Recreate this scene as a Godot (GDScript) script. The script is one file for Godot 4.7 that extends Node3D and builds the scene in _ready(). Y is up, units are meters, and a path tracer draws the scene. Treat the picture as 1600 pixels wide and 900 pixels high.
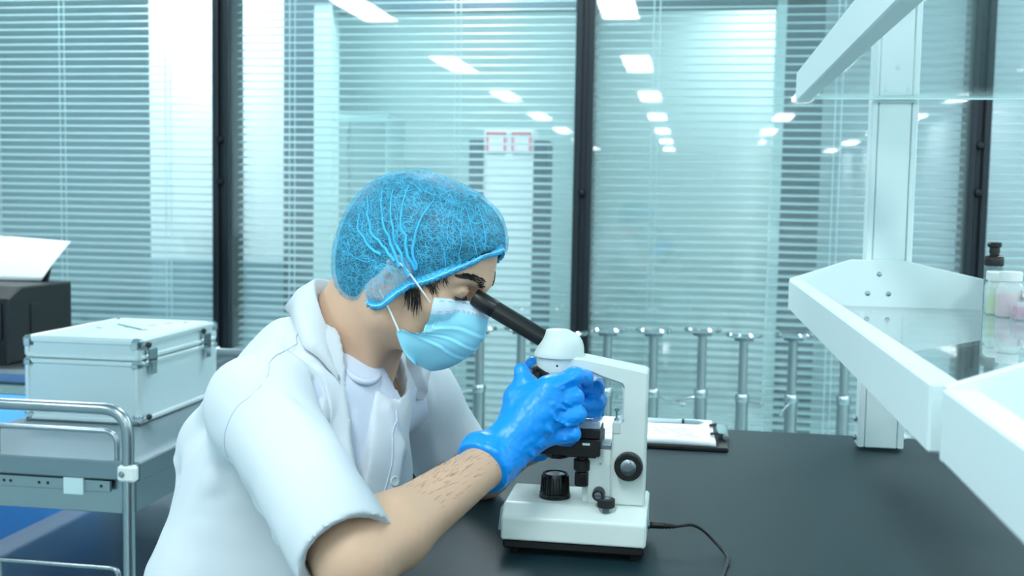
extends Node3D
# A laboratory bench: a man in a white coat looks into a monocular microscope; glass partition with blinds behind.

var used := {}
var rng := RandomNumberGenerator.new()
var M := {}

func _ready():
	rng.seed = 7
	# ---- camera, environment, exposure
	var cam := Camera3D.new()
	cam.name = "camera"
	cam.position = Vector3(0, 1.2, 0)
	cam.rotation_degrees = Vector3(-4.4, 9.2, 1.0)
	var at := CameraAttributesPhysical.new()
	at.frustum_focal_length = 45.333
	at.frustum_focus_distance = 1.42
	at.frustum_near = 0.05
	at.frustum_far = 120.0
	at.exposure_aperture = 8.5
	cam.attributes = at
	add_child(cam)
	cam.fov = rad_to_deg(2.0 * atan(450.0 / 1700.0))
	cam.current = true
	var we := WorldEnvironment.new()
	we.name = "environment"
	var e := Environment.new()
	e.background_mode = Environment.BG_COLOR
	e.background_color = Color(0.55, 0.62, 0.64)
	e.tonemap_mode = Environment.TONE_MAPPER_LINEAR
	e.tonemap_exposure = 1.0
	e.sdfgi_enabled = true
	e.ssao_enabled = true
	e.ssil_enabled = true
	we.environment = e
	add_child(we)
	materials()
	ceiling_lights()
	room()
	partition()
	beyond()
	bench()
	racks()
	stools()
	trolley_area()
	microscope()
	clipboard()
	bottles()
	person()

# ---------------------------------------------------------------- naming and tagging
func numbered(called: String) -> String:
	var k: int = used.get(called, 0)
	used[called] = k + 1
	return called if k == 0 else "%s_%03d" % [called, k]

func thing(called: String, label: String, category: String, where := Vector3.ZERO, turn := 0.0, group := "") -> Node3D:
	var o := Node3D.new()
	o.name = numbered(called)
	add_child(o)
	o.position = where
	o.rotation.y = turn
	o.set_meta("label", label)
	o.set_meta("category", category)
	if group != "":
		o.set_meta("group", group)
	return o

func obj(called: String, mesh, m: Material, parent: Node = null, label := "") -> MeshInstance3D:
	var o := MeshInstance3D.new()
	if parent == null:
		parent = self
		o.name = numbered(called)
	else:
		var k := 0
		var n := called
		while parent.has_node(n):
			k += 1
			n = "%s_%03d" % [called, k]
		o.name = n
	o.mesh = mesh if mesh is Mesh else done(mesh)
	o.material_override = m
	if label != "":
		o.set_meta("label", label)
	parent.add_child(o, true)
	return o

func struct(called: String, mesh, m: Material, parent: Node = null) -> MeshInstance3D:
	var o := obj(called, mesh, m, parent)
	if parent == null:
		o.set_meta("kind", "structure")
		o.set_meta("label", called.replace("_", " "))
	return o

# ---------------------------------------------------------------- mesh helpers
func begin() -> SurfaceTool:
	var st := SurfaceTool.new()
	st.begin(Mesh.PRIMITIVE_TRIANGLES)
	return st

func done(st: SurfaceTool) -> ArrayMesh:
	st.generate_normals()
	return st.commit()

func T(where := Vector3.ZERO, rot := Vector3.ZERO) -> Transform3D:
	return Transform3D(Basis.from_euler(rot * PI / 180.0), where)

func to_axis(from: Vector3, to: Vector3) -> Transform3D:   # y axis along from -> to, origin at from
	var y := (to - from).normalized()
	var x := y.cross(Vector3(0, 0, 1))
	if x.length() < 0.05:
		x = y.cross(Vector3(1, 0, 0))
	x = x.normalized()
	return Transform3D(Basis(x, y, x.cross(y)), from)

func tri_out(st: SurfaceTool, a: Vector3, b: Vector3, c: Vector3, inside: Vector3) -> void:
	var n := (b - a).cross(c - a)
	if n.dot((a + b + c) / 3.0 - inside) > 0.0:
		st.add_vertex(a); st.add_vertex(c); st.add_vertex(b)
	else:
		st.add_vertex(a); st.add_vertex(b); st.add_vertex(c)

func quad_out(st: SurfaceTool, a: Vector3, b: Vector3, c: Vector3, d: Vector3, inside: Vector3) -> void:
	tri_out(st, a, b, c, inside)
	tri_out(st, a, c, d, inside)

func box(st: SurfaceTool, xf: Transform3D, size: Vector3, bevel := 0.0) -> SurfaceTool:
	var h := size / 2.0
	var c: float = minf(bevel, minf(h.x, minf(h.y, h.z)) * 0.98)
	var o := xf.origin
	st.set_smooth_group(-1)
	if c <= 0.0:
		var p := []
		for i in 8:
			p.append(xf * Vector3(h.x if i & 1 else -h.x, h.y if i & 2 else -h.y, h.z if i & 4 else -h.z))
		for f in [[0, 1, 3, 2], [4, 5, 7, 6], [0, 1, 5, 4], [2, 3, 7, 6], [0, 2, 6, 4], [1, 3, 7, 5]]:
			quad_out(st, p[f[0]], p[f[1]], p[f[2]], p[f[3]], o)
		return st
	var v := {}
	for i in 8:
		var s := Vector3(1 if i & 1 else -1, 1 if i & 2 else -1, 1 if i & 4 else -1)
		for a in 3:
			var q := Vector3(s.x * (h.x - c), s.y * (h.y - c), s.z * (h.z - c))
			q[a] = s[a] * h[a]
			v[i * 3 + a] = xf * q
	var corner := func(i, a): return v[i * 3 + a]
	for f in [[0, 0, 2, 6, 4], [0, 1, 3, 7, 5], [1, 0, 1, 5, 4], [1, 2, 3, 7, 6], [2, 0, 1, 3, 2], [2, 4, 5, 7, 6]]:
		quad_out(st, corner.call(f[1], f[0]), corner.call(f[2], f[0]), corner.call(f[3], f[0]), corner.call(f[4], f[0]), o)
	for a in 3:
		var b := (a + 1) % 3
		var d := (a + 2) % 3
		for k in 4:
			var i := ((1 << b) if k & 1 else 0) + ((1 << d) if k & 2 else 0)
			var j := i + (1 << a)
			quad_out(st, corner.call(i, b), corner.call(j, b), corner.call(j, d), corner.call(i, d), o)
	for i in 8:
		tri_out(st, corner.call(i, 0), corner.call(i, 1), corner.call(i, 2), o)
	return st

func bx(x0: float, x1: float, y0: float, y1: float, z0: float, z1: float, bevel := 0.0) -> SurfaceTool:
	return box(begin(), T(Vector3((x0 + x1) / 2, (y0 + y1) / 2, (z0 + z1) / 2)), Vector3(absf(x1 - x0), absf(y1 - y0), absf(z1 - z0)), bevel)

func lathe(st: SurfaceTool, xf: Transform3D, prof: Array, seg := 32) -> SurfaceTool:   # prof: Vector2(radius, y); outside to the right when y grows
	var group := 1
	for i in prof.size() - 1:
		var a: Vector2 = prof[i]
		var b: Vector2 = prof[i + 1]
		if a.distance_to(b) < 1e-7:
			group += 1
			continue
		if i > 0:
			var d0: Vector2 = (a - prof[i - 1]).normalized()
			var d1: Vector2 = (b - a).normalized()
			if d0.dot(d1) < 0.8:
				group += 1
		st.set_smooth_group(group)
		for k in seg:
			var t0 := TAU * k / seg
			var t1 := TAU * (k + 1) / seg
			var p0 := xf * Vector3(cos(t0) * a.x, a.y, sin(t0) * a.x)
			var p1 := xf * Vector3(cos(t1) * a.x, a.y, sin(t1) * a.x)
			var q0 := xf * Vector3(cos(t0) * b.x, b.y, sin(t0) * b.x)
			var q1 := xf * Vector3(cos(t1) * b.x, b.y, sin(t1) * b.x)
			if a.x > 1e-7:
				st.add_vertex(p0); st.add_vertex(p1); st.add_vertex(q1 if b.x > 1e-7 else q0)
			if b.x > 1e-7:
				st.add_vertex(p0); st.add_vertex(q1); st.add_vertex(q0)
	return st

func rod(st: SurfaceTool, a: Vector3, b: Vector3, r: float, seg := 20, bev := 0.0) -> SurfaceTool:
	var l := a.distance_to(b)
	var c := minf(bev, r * 0.5)
	return lathe(st, to_axis(a, b), [Vector2(0, 0), Vector2(r - c, 0), Vector2(r, c), Vector2(r, l - c), Vector2(r - c, l), Vector2(0, l)], seg)

func tube(st: SurfaceTool, pts: Array, radius, seg := 12, caps := true) -> SurfaceTool:
	var n := pts.size()
	var rings := []
	var up := Vector3.ZERO
	for i in n:
		var d: Vector3 = (pts[mini(i + 1, n - 1)] - pts[maxi(i - 1, 0)]).normalized()
		if up == Vector3.ZERO:
			up = d.cross(Vector3(0.31, 0.2, 0.93)).normalized()
		up = (up - d * up.dot(d)).normalized()
		var w := d.cross(up)
		var ring := []
		var r: float = radius[i] if radius is Array else radius
		for k in seg:
			var t := TAU * k / seg
			ring.append(pts[i] + (up * cos(t) + w * sin(t)) * r)
		rings.append(ring)
	st.set_smooth_group(1)
	for i in n - 1:
		for k in seg:
			var j := (k + 1) % seg
			var a: Vector3 = rings[i][k]
			var b: Vector3 = rings[i][j]
			var c: Vector3 = rings[i + 1][j]
			var d: Vector3 = rings[i + 1][k]
			st.add_vertex(a); st.add_vertex(c); st.add_vertex(b)
			st.add_vertex(a); st.add_vertex(d); st.add_vertex(c)
	if caps:
		st.set_smooth_group(2)
		for k in seg:
			var j := (k + 1) % seg
			st.add_vertex(pts[0]); st.add_vertex(rings[0][k]); st.add_vertex(rings[0][j])
			st.add_vertex(pts[n - 1]); st.add_vertex(rings[n - 1][j]); st.add_vertex(rings[n - 1][k])
	return st

func rounded(pts: Array, r: float, steps := 6) -> Array:   # a polyline with its corners rounded
	var out := [pts[0]]
	for i in range(1, pts.size() - 1):
		var p: Vector3 = pts[i]
		var a: Vector3 = (pts[i - 1] - p)
		var b: Vector3 = (pts[i + 1] - p)
		var k := minf(r, minf(a.length(), b.length()) * 0.49)
		var p0 := p + a.normalized() * k
		var p1 := p + b.normalized() * k
		for s in steps + 1:
			var t := float(s) / steps
			out.append(p0.lerp(p, t).lerp(p.lerp(p1, t), t))
	out.append(pts[-1])
	return out

func spline(pts: Array, per := 6) -> Array:
	var out := []
	for i in pts.size() - 1:
		var a = pts[maxi(i - 1, 0)]
		var b = pts[i]
		var c = pts[i + 1]
		var d = pts[mini(i + 2, pts.size() - 1)]
		for s in per:
			out.append(b.cubic_interpolate(c, a, d, float(s) / per))
	out.append(pts[-1])
	return out

func extrude(st: SurfaceTool, xf: Transform3D, poly: PackedVector2Array, z0: float, z1: float, bevel := 0.0) -> SurfaceTool:
	# poly counter-clockwise (y up); z0 < z1
	if Geometry2D.is_polygon_clockwise(poly):
		poly.reverse()
	var n := poly.size()
	var inset := PackedVector2Array()
	for i in n:
		var a := (poly[i] - poly[(i + n - 1) % n]).normalized()
		var b := (poly[(i + 1) % n] - poly[i]).normalized()
		var na := Vector2(-a.y, a.x)
		var nb := Vector2(-b.y, b.x)
		var m := (na + nb).normalized()
		inset.append(poly[i] + m * bevel / maxf(0.4, m.dot(na)))
	var layers := [[poly, z0 + bevel], [poly, z1 - bevel]]
	if bevel > 0.0:
		layers = [[inset, z0], [poly, z0 + bevel], [poly, z1 - bevel], [inset, z1]]
	st.set_smooth_group(-1)
	for l in layers.size() - 1:
		for i in n:
			var j := (i + 1) % n
			var p: PackedVector2Array = layers[l][0]
			var q: PackedVector2Array = layers[l + 1][0]
			var a := xf * Vector3(p[i].x, p[i].y, layers[l][1])
			var b := xf * Vector3(p[j].x, p[j].y, layers[l][1])
			var c := xf * Vector3(q[j].x, q[j].y, layers[l + 1][1])
			var d := xf * Vector3(q[i].x, q[i].y, layers[l + 1][1])
			st.add_vertex(a); st.add_vertex(c); st.add_vertex(b)
			st.add_vertex(a); st.add_vertex(d); st.add_vertex(c)
	for f in [[layers[0], false], [layers[-1], true]]:
		var p: PackedVector2Array = f[0][0]
		var ix := Geometry2D.triangulate_polygon(p)
		for t in range(0, ix.size(), 3):
			var v := [p[ix[t]], p[ix[t + 1]], p[ix[t + 2]]]
			if ((v[1] - v[0]).cross(v[2] - v[0]) > 0.0) == f[1]:
				v = [v[0], v[2], v[1]]
			for w in v:
				st.add_vertex(xf * Vector3(w.x, w.y, f[0][1]))
	return st

func fillet(poly: Array, r: float, steps := 4) -> PackedVector2Array:
	var out := PackedVector2Array()
	var n := poly.size()
	for i in n:
		var p: Vector2 = poly[i]
		var a: Vector2 = poly[(i + n - 1) % n] - p
		var b: Vector2 = poly[(i + 1) % n] - p
		var k := minf(r, minf(a.length(), b.length()) * 0.45)
		var p0 := p + a.normalized() * k
		var p1 := p + b.normalized() * k
		for s in steps + 1:
			var t := float(s) / steps
			out.append(p0.lerp(p, t).lerp(p.lerp(p1, t), t))
	return out

func grid(st: SurfaceTool, rows: Array, closed := false, flip := false) -> SurfaceTool:   # rows of equally many points, smooth
	st.set_smooth_group(1)
	for i in rows.size() - 1:
		var n: int = rows[i].size()
		for k in (n if closed else n - 1):
			var j := (k + 1) % n
			var a: Vector3 = rows[i][k]
			var b: Vector3 = rows[i][j]
			var c: Vector3 = rows[i + 1][j]
			var d: Vector3 = rows[i + 1][k]
			if flip:
				st.add_vertex(a); st.add_vertex(b); st.add_vertex(c)
				st.add_vertex(a); st.add_vertex(c); st.add_vertex(d)
			else:
				st.add_vertex(a); st.add_vertex(c); st.add_vertex(b)
				st.add_vertex(a); st.add_vertex(d); st.add_vertex(c)
	return st

# ---------------------------------------------------------------- materials
func mat(c: Color, rough := 0.5, metal := 0.0, spec := 0.5) -> StandardMaterial3D:
	var m := StandardMaterial3D.new()
	m.albedo_color = c
	m.roughness = rough
	m.metallic = metal
	m.metallic_specular = spec
	return m

func noise_tex(size: int, freq: float, normal := false, strength := 4.0, oct := 4, sd := 1) -> NoiseTexture2D:
	var t := NoiseTexture2D.new()
	var n := FastNoiseLite.new()
	n.noise_type = FastNoiseLite.TYPE_SIMPLEX_SMOOTH
	n.frequency = freq
	n.fractal_octaves = oct
	n.seed = sd
	t.width = size
	t.height = size
	t.seamless = true
	t.noise = n
	t.as_normal_map = normal
	t.bump_strength = strength
	return t

func glow(c: Color, energy: float) -> StandardMaterial3D:
	var m := mat(c, 0.5)
	m.emission_enabled = true
	m.emission = c
	m.emission_energy_multiplier = energy
	return m

func clear(c: Color, alpha: float, rough := 0.02, spec := 0.5) -> StandardMaterial3D:
	var m := mat(c, rough, 0.0, spec)
	m.transparency = BaseMaterial3D.TRANSPARENCY_ALPHA
	m.albedo_color.a = alpha
	return m

func materials() -> void:
	M.white_wall = mat(Color(0.86, 0.92, 0.93), 0.7)
	M.ceiling = mat(Color(0.86, 0.91, 0.92), 0.8)
	M.floor = mat(Color(0.58, 0.70, 0.71), 0.05)
	M.floor.heightmap_enabled = false
	M.mullion = mat(Color(0.09, 0.13, 0.16), 0.35, 0.3)
	M.bolt = mat(Color(0.07, 0.10, 0.13), 0.25, 0.5)
	M.pane = clear(Color(0.86, 0.97, 0.97), 0.04)
	M.slat = mat(Color(0.64, 0.775, 0.785), 0.45)
	M.slat_cord = mat(Color(0.75, 0.88, 0.9), 0.7)
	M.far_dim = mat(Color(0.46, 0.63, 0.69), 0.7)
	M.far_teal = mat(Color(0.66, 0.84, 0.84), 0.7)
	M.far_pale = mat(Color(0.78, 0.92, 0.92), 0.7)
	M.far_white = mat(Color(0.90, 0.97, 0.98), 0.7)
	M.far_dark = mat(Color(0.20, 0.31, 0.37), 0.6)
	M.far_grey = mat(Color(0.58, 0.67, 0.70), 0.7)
	M.bench_top = mat(Color(0.07, 0.17, 0.195), 0.46, 0.0, 0.38)
	M.cabinet = mat(Color(0.80, 0.86, 0.88), 0.4)
	M.rack = mat(Color(0.87, 0.94, 0.945), 0.45)
	M.rack_glass = clear(Color(0.80, 0.95, 0.95), 0.10)
	M.glass_edge = mat(Color(0.86, 0.98, 0.98), 0.15)
	M.screw = mat(Color(0.60, 0.66, 0.70), 0.25, 0.9)
	M.chrome = mat(Color(0.78, 0.82, 0.83), 0.12, 1.0)
	M.steel = mat(Color(0.62, 0.66, 0.68), 0.28, 1.0)
	M.dull_steel = mat(Color(0.55, 0.60, 0.63), 0.38, 1.0)
	M.stool_tube = mat(Color(0.66, 0.71, 0.71), 0.3, 0.9)
	M.alu = mat(Color(0.76, 0.845, 0.86), 0.42, 0.35)
	M.alu_edge = mat(Color(0.86, 0.92, 0.925), 0.28, 0.6)
	M.black_plastic = mat(Color(0.055, 0.06, 0.065), 0.42)
	M.black_gloss = mat(Color(0.03, 0.033, 0.036), 0.18)
	M.dark_grey = mat(Color(0.13, 0.15, 0.16), 0.5)
	M.white_plastic = mat(Color(0.88, 0.91, 0.90), 0.4)
	M.paper = mat(Color(0.93, 0.96, 0.97), 0.85)
	M.blue_bin = mat(Color(0.28, 0.64, 1.0), 0.45)
	M.blue_tape = mat(Color(0.10, 0.45, 0.75), 0.5)
	M.ivory = mat(Color(0.845, 0.90, 0.885), 0.36)
	M.ivory_worn = mat(Color(0.79, 0.84, 0.825), 0.4)
	M.lens = mat(Color(0.85, 0.88, 0.9), 0.05)
	M.lens.clearcoat_enabled = true
	M.clear_plastic = clear(Color(0.85, 0.93, 0.95), 0.35, 0.1)
	M.frosted = clear(Color(0.90, 0.96, 0.96), 0.45, 0.2)
	M.smoke = clear(Color(0.35, 0.45, 0.48), 0.55, 0.1)
	M.tube_black = mat(Color(0.06, 0.065, 0.075), 0.36)
	M.faint_ink = mat(Color(0.72, 0.77, 0.79), 0.9)
	M.pen_body = mat(Color(0.80, 0.85, 0.87), 0.2)
	M.pink_grain = mat(Color(0.88, 0.36, 0.60), 0.4)
	M.eye_white = mat(Color(0.85, 0.85, 0.84), 0.2)
	M.mask_seam = mat(Color(0.62, 0.78, 0.88), 0.8)
	M.printer_black = mat(Color(0.07, 0.08, 0.085), 0.45)
	M.ink = mat(Color(0.25, 0.30, 0.34), 0.8)

# ---------------------------------------------------------------- the room and its light
func ceiling_lights() -> void:
	var rows := [["above the trolley side", -2.8], ["over the aisle behind the bench", -0.64], ["over the reagent rack side", 1.6], ["along the right hand wall", 3.8]]
	var dist := ["nearest the partition glass", "second from the partition", "third from the partition", "fourth from the partition", "fifth from the partition", "sixth from the partition", "seventh from the partition", "eighth from the partition"]
	var glowing := glow(Color(0.97, 0.99, 1.0), 2.0)
	for r in 4:
		for k in 8:
			var z := 0.1 + 3.7 * (k - 1)
			light_panel(Vector3(rows[r][1], 2.85, z), "white ceiling light panel %s, %s" % [rows[r][0], dist[k]], glowing, "ceiling light panels of the hall", 3.6)
	for r in range(1, 2):
		light_panel(Vector3([1.6, 3.8][r], 2.85, -1.75), "white ceiling light panel %s, between the first two of its row" % ["right above the reagent rack", "right of the bench end"][r], glowing, "ceiling light panels of the hall", 1.9)
	for r in 4:
		light_panel(Vector3([-2.75, -1.1, 0.5, 2.4][r], 2.85, -5.25 if r != 2 else -7.5), "white ceiling light panel of the room beyond the blinds, %s" % ["over the white pillar", "left of the doorway", "facing the doorway", "right of the doorway"][r], glowing, "ceiling light panels beyond the blinds", 5.6 if r != 2 else 3.4)

func light_panel(p: Vector3, label: String, glowing: Material, group: String, energy: float) -> void:
	var t := thing("ceiling_light", label, "ceiling light", p, 0.0, group)
	var f := begin()
	for s in [-1, 1]:
		box(f, T(Vector3(s * 0.165, -0.012, 0)), Vector3(0.02, 0.03, 1.42), 0.003)
		box(f, T(Vector3(0, -0.012, s * 0.70)), Vector3(0.31, 0.03, 0.02), 0.003)
	obj("frame", f, M.white_plastic, t)
	obj("diffuser", box(begin(), T(Vector3(0, -0.008, 0)), Vector3(0.31, 0.012, 1.38)), glowing, t)
	var l := AreaLight3D.new()
	l.name = "lamp"
	l.area_size = Vector2(0.30, 1.36)
	l.area_normalize_energy = true
	l.light_energy = energy
	l.light_color = Color(0.955, 0.985, 1.0)
	l.shadow_enabled = true
	l.area_range = 40.0
	l.position = Vector3(0, -0.016, 0)
	l.rotation_degrees = Vector3(-90, 0, 0)
	t.add_child(l)

func room() -> void:
	struct("floor", bx(-5.3, 4.4, -0.1, 0.0, -9.2, 27.2), M.floor)
	struct("ceiling", bx(-5.3, 4.4, 2.87, 2.97, -9.2, 27.2), M.ceiling)
	struct("wall_left", bx(-5.3, -5.12, 0, 2.87, -9.2, 27.2), M.white_wall)
	struct("wall_right", bx(4.22, 4.4, 0, 2.87, -9.2, 27.2), M.white_wall)
	struct("wall_rear", bx(-5.12, 4.22, 0, 2.87, 27.0, 27.2), M.white_wall)
	struct("wall_far", bx(-5.12, 4.22, 0, 2.87, -8.6, -8.4), M.far_pale)

func partition() -> void:
	# dark metal posts with bolts, double glazing, blinds between the panes
	var xs := [-5.07, -3.53, -1.99, -0.435, 1.088, 2.63, 4.17]
	struct("trim_1", bx(-5.12, 4.22, 2.42, 2.87, -4.62, -4.40), M.far_pale)
	struct("trim_2", bx(-5.12, 4.22, 0.0, 0.10, -4.60, -4.42), M.mullion)
	for i in xs.size():
		var post := begin()
		box(post, T(Vector3(xs[i] - 0.0245, 1.26, -4.50)), Vector3(0.026, 2.32, 0.16), 0.003)
		box(post, T(Vector3(xs[i] + 0.0245, 1.26, -4.50)), Vector3(0.026, 2.32, 0.16), 0.003)
		box(post, T(Vector3(xs[i], 1.26, -4.51)), Vector3(0.03, 2.32, 0.14))
		var p := struct("trim_%d" % (3 + i), post, M.mullion)
		for y in ([1.275, 1.455] if i != 3 else [1.25]):
			obj("bolt", lathe(begin(), T(Vector3(xs[i], y, -4.445), Vector3(90, 0, 0)), [Vector2(0, 0), Vector2(0.017, 0), Vector2(0.017, 0.026), Vector2(0.013, 0.034), Vector2(0, 0.036)], 16), M.bolt, p)
	var wide := 1.455
	var one := slat_mesh(wide)
	var where := ["by the left end wall", "behind the printer and paper", "behind the man's head", "behind the microscope stools", "behind the pump bottle", "by the right end wall"]
	for i in xs.size() - 1:
		var cx: float = (xs[i] + xs[i + 1]) / 2.0
		var w := struct("window_%d" % (i + 1), bx(cx - 0.735, cx + 0.735, 0.10, 2.42, -4.450, -4.444), M.pane)
		obj("pane", bx(cx - 0.735, cx + 0.735, 0.10, 2.42, -4.566, -4.560), M.pane, w)
		var b := thing("venetian_blind", "pale narrow slat blind between the panes %s" % where[i], "blind", Vector3(cx, 0, -4.505), 0.0, "blinds in the glass partition")
		obj("headrail", bx(-0.73, 0.73, 2.385, 2.42, -0.02, 0.02, 0.003), M.slat, b)
		var k := 0
		var y := 2.36
		while y > 0.18:
			var s := obj("slat", one, M.slat, b)
			s.position = Vector3(0, y, 0)
			y -= 0.0325
			k += 1
		obj("bottom_rail", bx(-0.727, 0.727, 0.145, 0.165, -0.014, 0.014, 0.003), M.slat, b)
		for cxx in [-0.48, 0.24] if i != 1 else [0.0, 0.5]:
			for dx in [-0.012, 0.012]:
				obj("ladder_cord", rod(begin(), Vector3(cxx + dx, 0.15, 0.019), Vector3(cxx + dx, 2.39, 0.019), 0.0022, 6), M.slat_cord, b)

func slat_mesh(wide: float) -> ArrayMesh:
	# a gently cambered strip, its front edge lower
	var st := begin()
	var prof := []
	var tilt := deg_to_rad(18.0)
	for side in [0, 1]:
		for j in 5:
			var t: float = (j if side == 0 else 4 - j) / 4.0 * 2.0 - 1.0
			var a := Vector2(t * 0.0172, 0.0022 * (1.0 - t * t) - (0.0009 if side == 1 else 0.0))
			prof.append(Vector2(a.x * cos(tilt) + a.y * sin(tilt), a.y * cos(tilt) - a.x * sin(tilt)))
	var n := prof.size()
	st.set_smooth_group(-1)
	for i in n:
		var p: Vector2 = prof[i]
		var q: Vector2 = prof[(i + 1) % n]
		var h := wide / 2.0
		var v := [Vector3(-h, p.y, p.x), Vector3(h, p.y, p.x), Vector3(h, q.y, q.x), Vector3(-h, q.y, q.x)]
		st.set_smooth_group(-1 if i == 4 or i == 9 else (1 if i < 4 else 2))
		st.add_vertex(v[0]); st.add_vertex(v[2]); st.add_vertex(v[1])
		st.add_vertex(v[0]); st.add_vertex(v[3]); st.add_vertex(v[2])
	return done(st)

func beyond() -> void:
	# the room behind the blinds: a white pillar, a doorway in a dark frame, panels and cabinets
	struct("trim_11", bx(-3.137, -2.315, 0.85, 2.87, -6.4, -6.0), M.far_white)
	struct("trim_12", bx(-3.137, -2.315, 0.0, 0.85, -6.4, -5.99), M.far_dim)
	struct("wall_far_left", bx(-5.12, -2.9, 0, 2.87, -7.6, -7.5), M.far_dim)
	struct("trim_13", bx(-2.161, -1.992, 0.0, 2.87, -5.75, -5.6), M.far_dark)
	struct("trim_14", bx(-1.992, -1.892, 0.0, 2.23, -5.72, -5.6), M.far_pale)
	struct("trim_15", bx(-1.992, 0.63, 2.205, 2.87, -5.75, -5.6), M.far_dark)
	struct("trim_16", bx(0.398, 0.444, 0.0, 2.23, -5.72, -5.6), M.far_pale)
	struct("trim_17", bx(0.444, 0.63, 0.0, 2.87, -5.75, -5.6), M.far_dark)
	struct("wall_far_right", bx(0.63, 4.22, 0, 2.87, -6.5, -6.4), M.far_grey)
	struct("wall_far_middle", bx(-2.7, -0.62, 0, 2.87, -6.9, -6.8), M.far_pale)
	# notice cabinet with two framed labels
	var c := thing("equipment_cabinet", "pale tall cabinet with dark side edges and two pink framed notices behind the blinds", "cabinet", Vector3(-1.02, 0, -6.1))
	obj("body", bx(-0.145, 0.145, 0, 1.62, -0.2, 0.0, 0.004), M.far_white, c)
	for s in [-1, 1]:
		obj("side_panel", bx(s * 0.145, s * 0.225, 0, 1.56, -0.2, 0.02, 0.004), M.far_dark, c)
		var n := obj("notice", bx(s * 0.072 - 0.055, s * 0.072 + 0.055, 1.49, 1.60, 0.0, 0.006), M.paper, c)
		var fr := begin()
		for q in [-1, 1]:
			box(fr, T(Vector3(s * 0.072 + q * 0.05, 1.545, 0.008)), Vector3(0.012, 0.115, 0.006))
			box(fr, T(Vector3(s * 0.072, 1.545 + q * 0.052, 0.008)), Vector3(0.10, 0.012, 0.006))
		obj("notice_frame", fr, mat(Color(0.93, 0.42, 0.5), 0.6), n)
	var d := thing("storage_cupboard", "grey green storage cupboard beside the pale door frame behind the blinds", "cupboard", Vector3(-1.95, 0, -6.3))
	obj("body", bx(-0.22, 0.22, 0, 1.7, -0.2, 0.2, 0.004), M.far_teal, d)
	obj("door", bx(-0.21, -0.005, 0.05, 1.66, 0.2, 0.215, 0.003), mat(Color(0.50, 0.66, 0.67), 0.6), d)
	obj("door", bx(0.005, 0.21, 0.05, 1.66, 0.2, 0.215, 0.003), mat(Color(0.50, 0.66, 0.67), 0.6), d)

# ---------------------------------------------------------------- bench, rack, stools
func bench() -> void:
	var t := thing("lab_bench", "wide black topped laboratory bench under the microscope and the reagent rack", "bench", Vector3(0.39, 0, -0.95))
	obj("worktop", bx(-0.75, 0.75, 0.722, 0.75, -1.285, 1.285, 0.003), M.bench_top, t)
	var b := obj("cabinet_body", bx(-0.35, 0.70, 0.08, 0.722, -1.2, 1.2, 0.003), M.cabinet, t)
	obj("plinth", bx(-0.30, 0.65, 0.0, 0.08, -1.15, 1.15), M.dark_grey, t)
	for k in 4:
		var d := obj("cabinet_door", bx(-0.368, -0.35, 0.10, 0.70, -1.19 + 0.6 * k, -0.61 + 0.6 * k, 0.004), M.cabinet, t)
		obj("handle", bx(-0.385, -0.367, 0.60, 0.62, -1.0 + 0.6 * k, -0.82 + 0.6 * k, 0.003), M.steel, d)

func plate_poly() -> PackedVector2Array:
	return PackedVector2Array([Vector2(-0.178, 0.0), Vector2(0.165, 0.0), Vector2(0.165, 0.066), Vector2(0.026, 0.096), Vector2(-0.068, 0.096), Vector2(-0.178, 0.057)])

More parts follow.
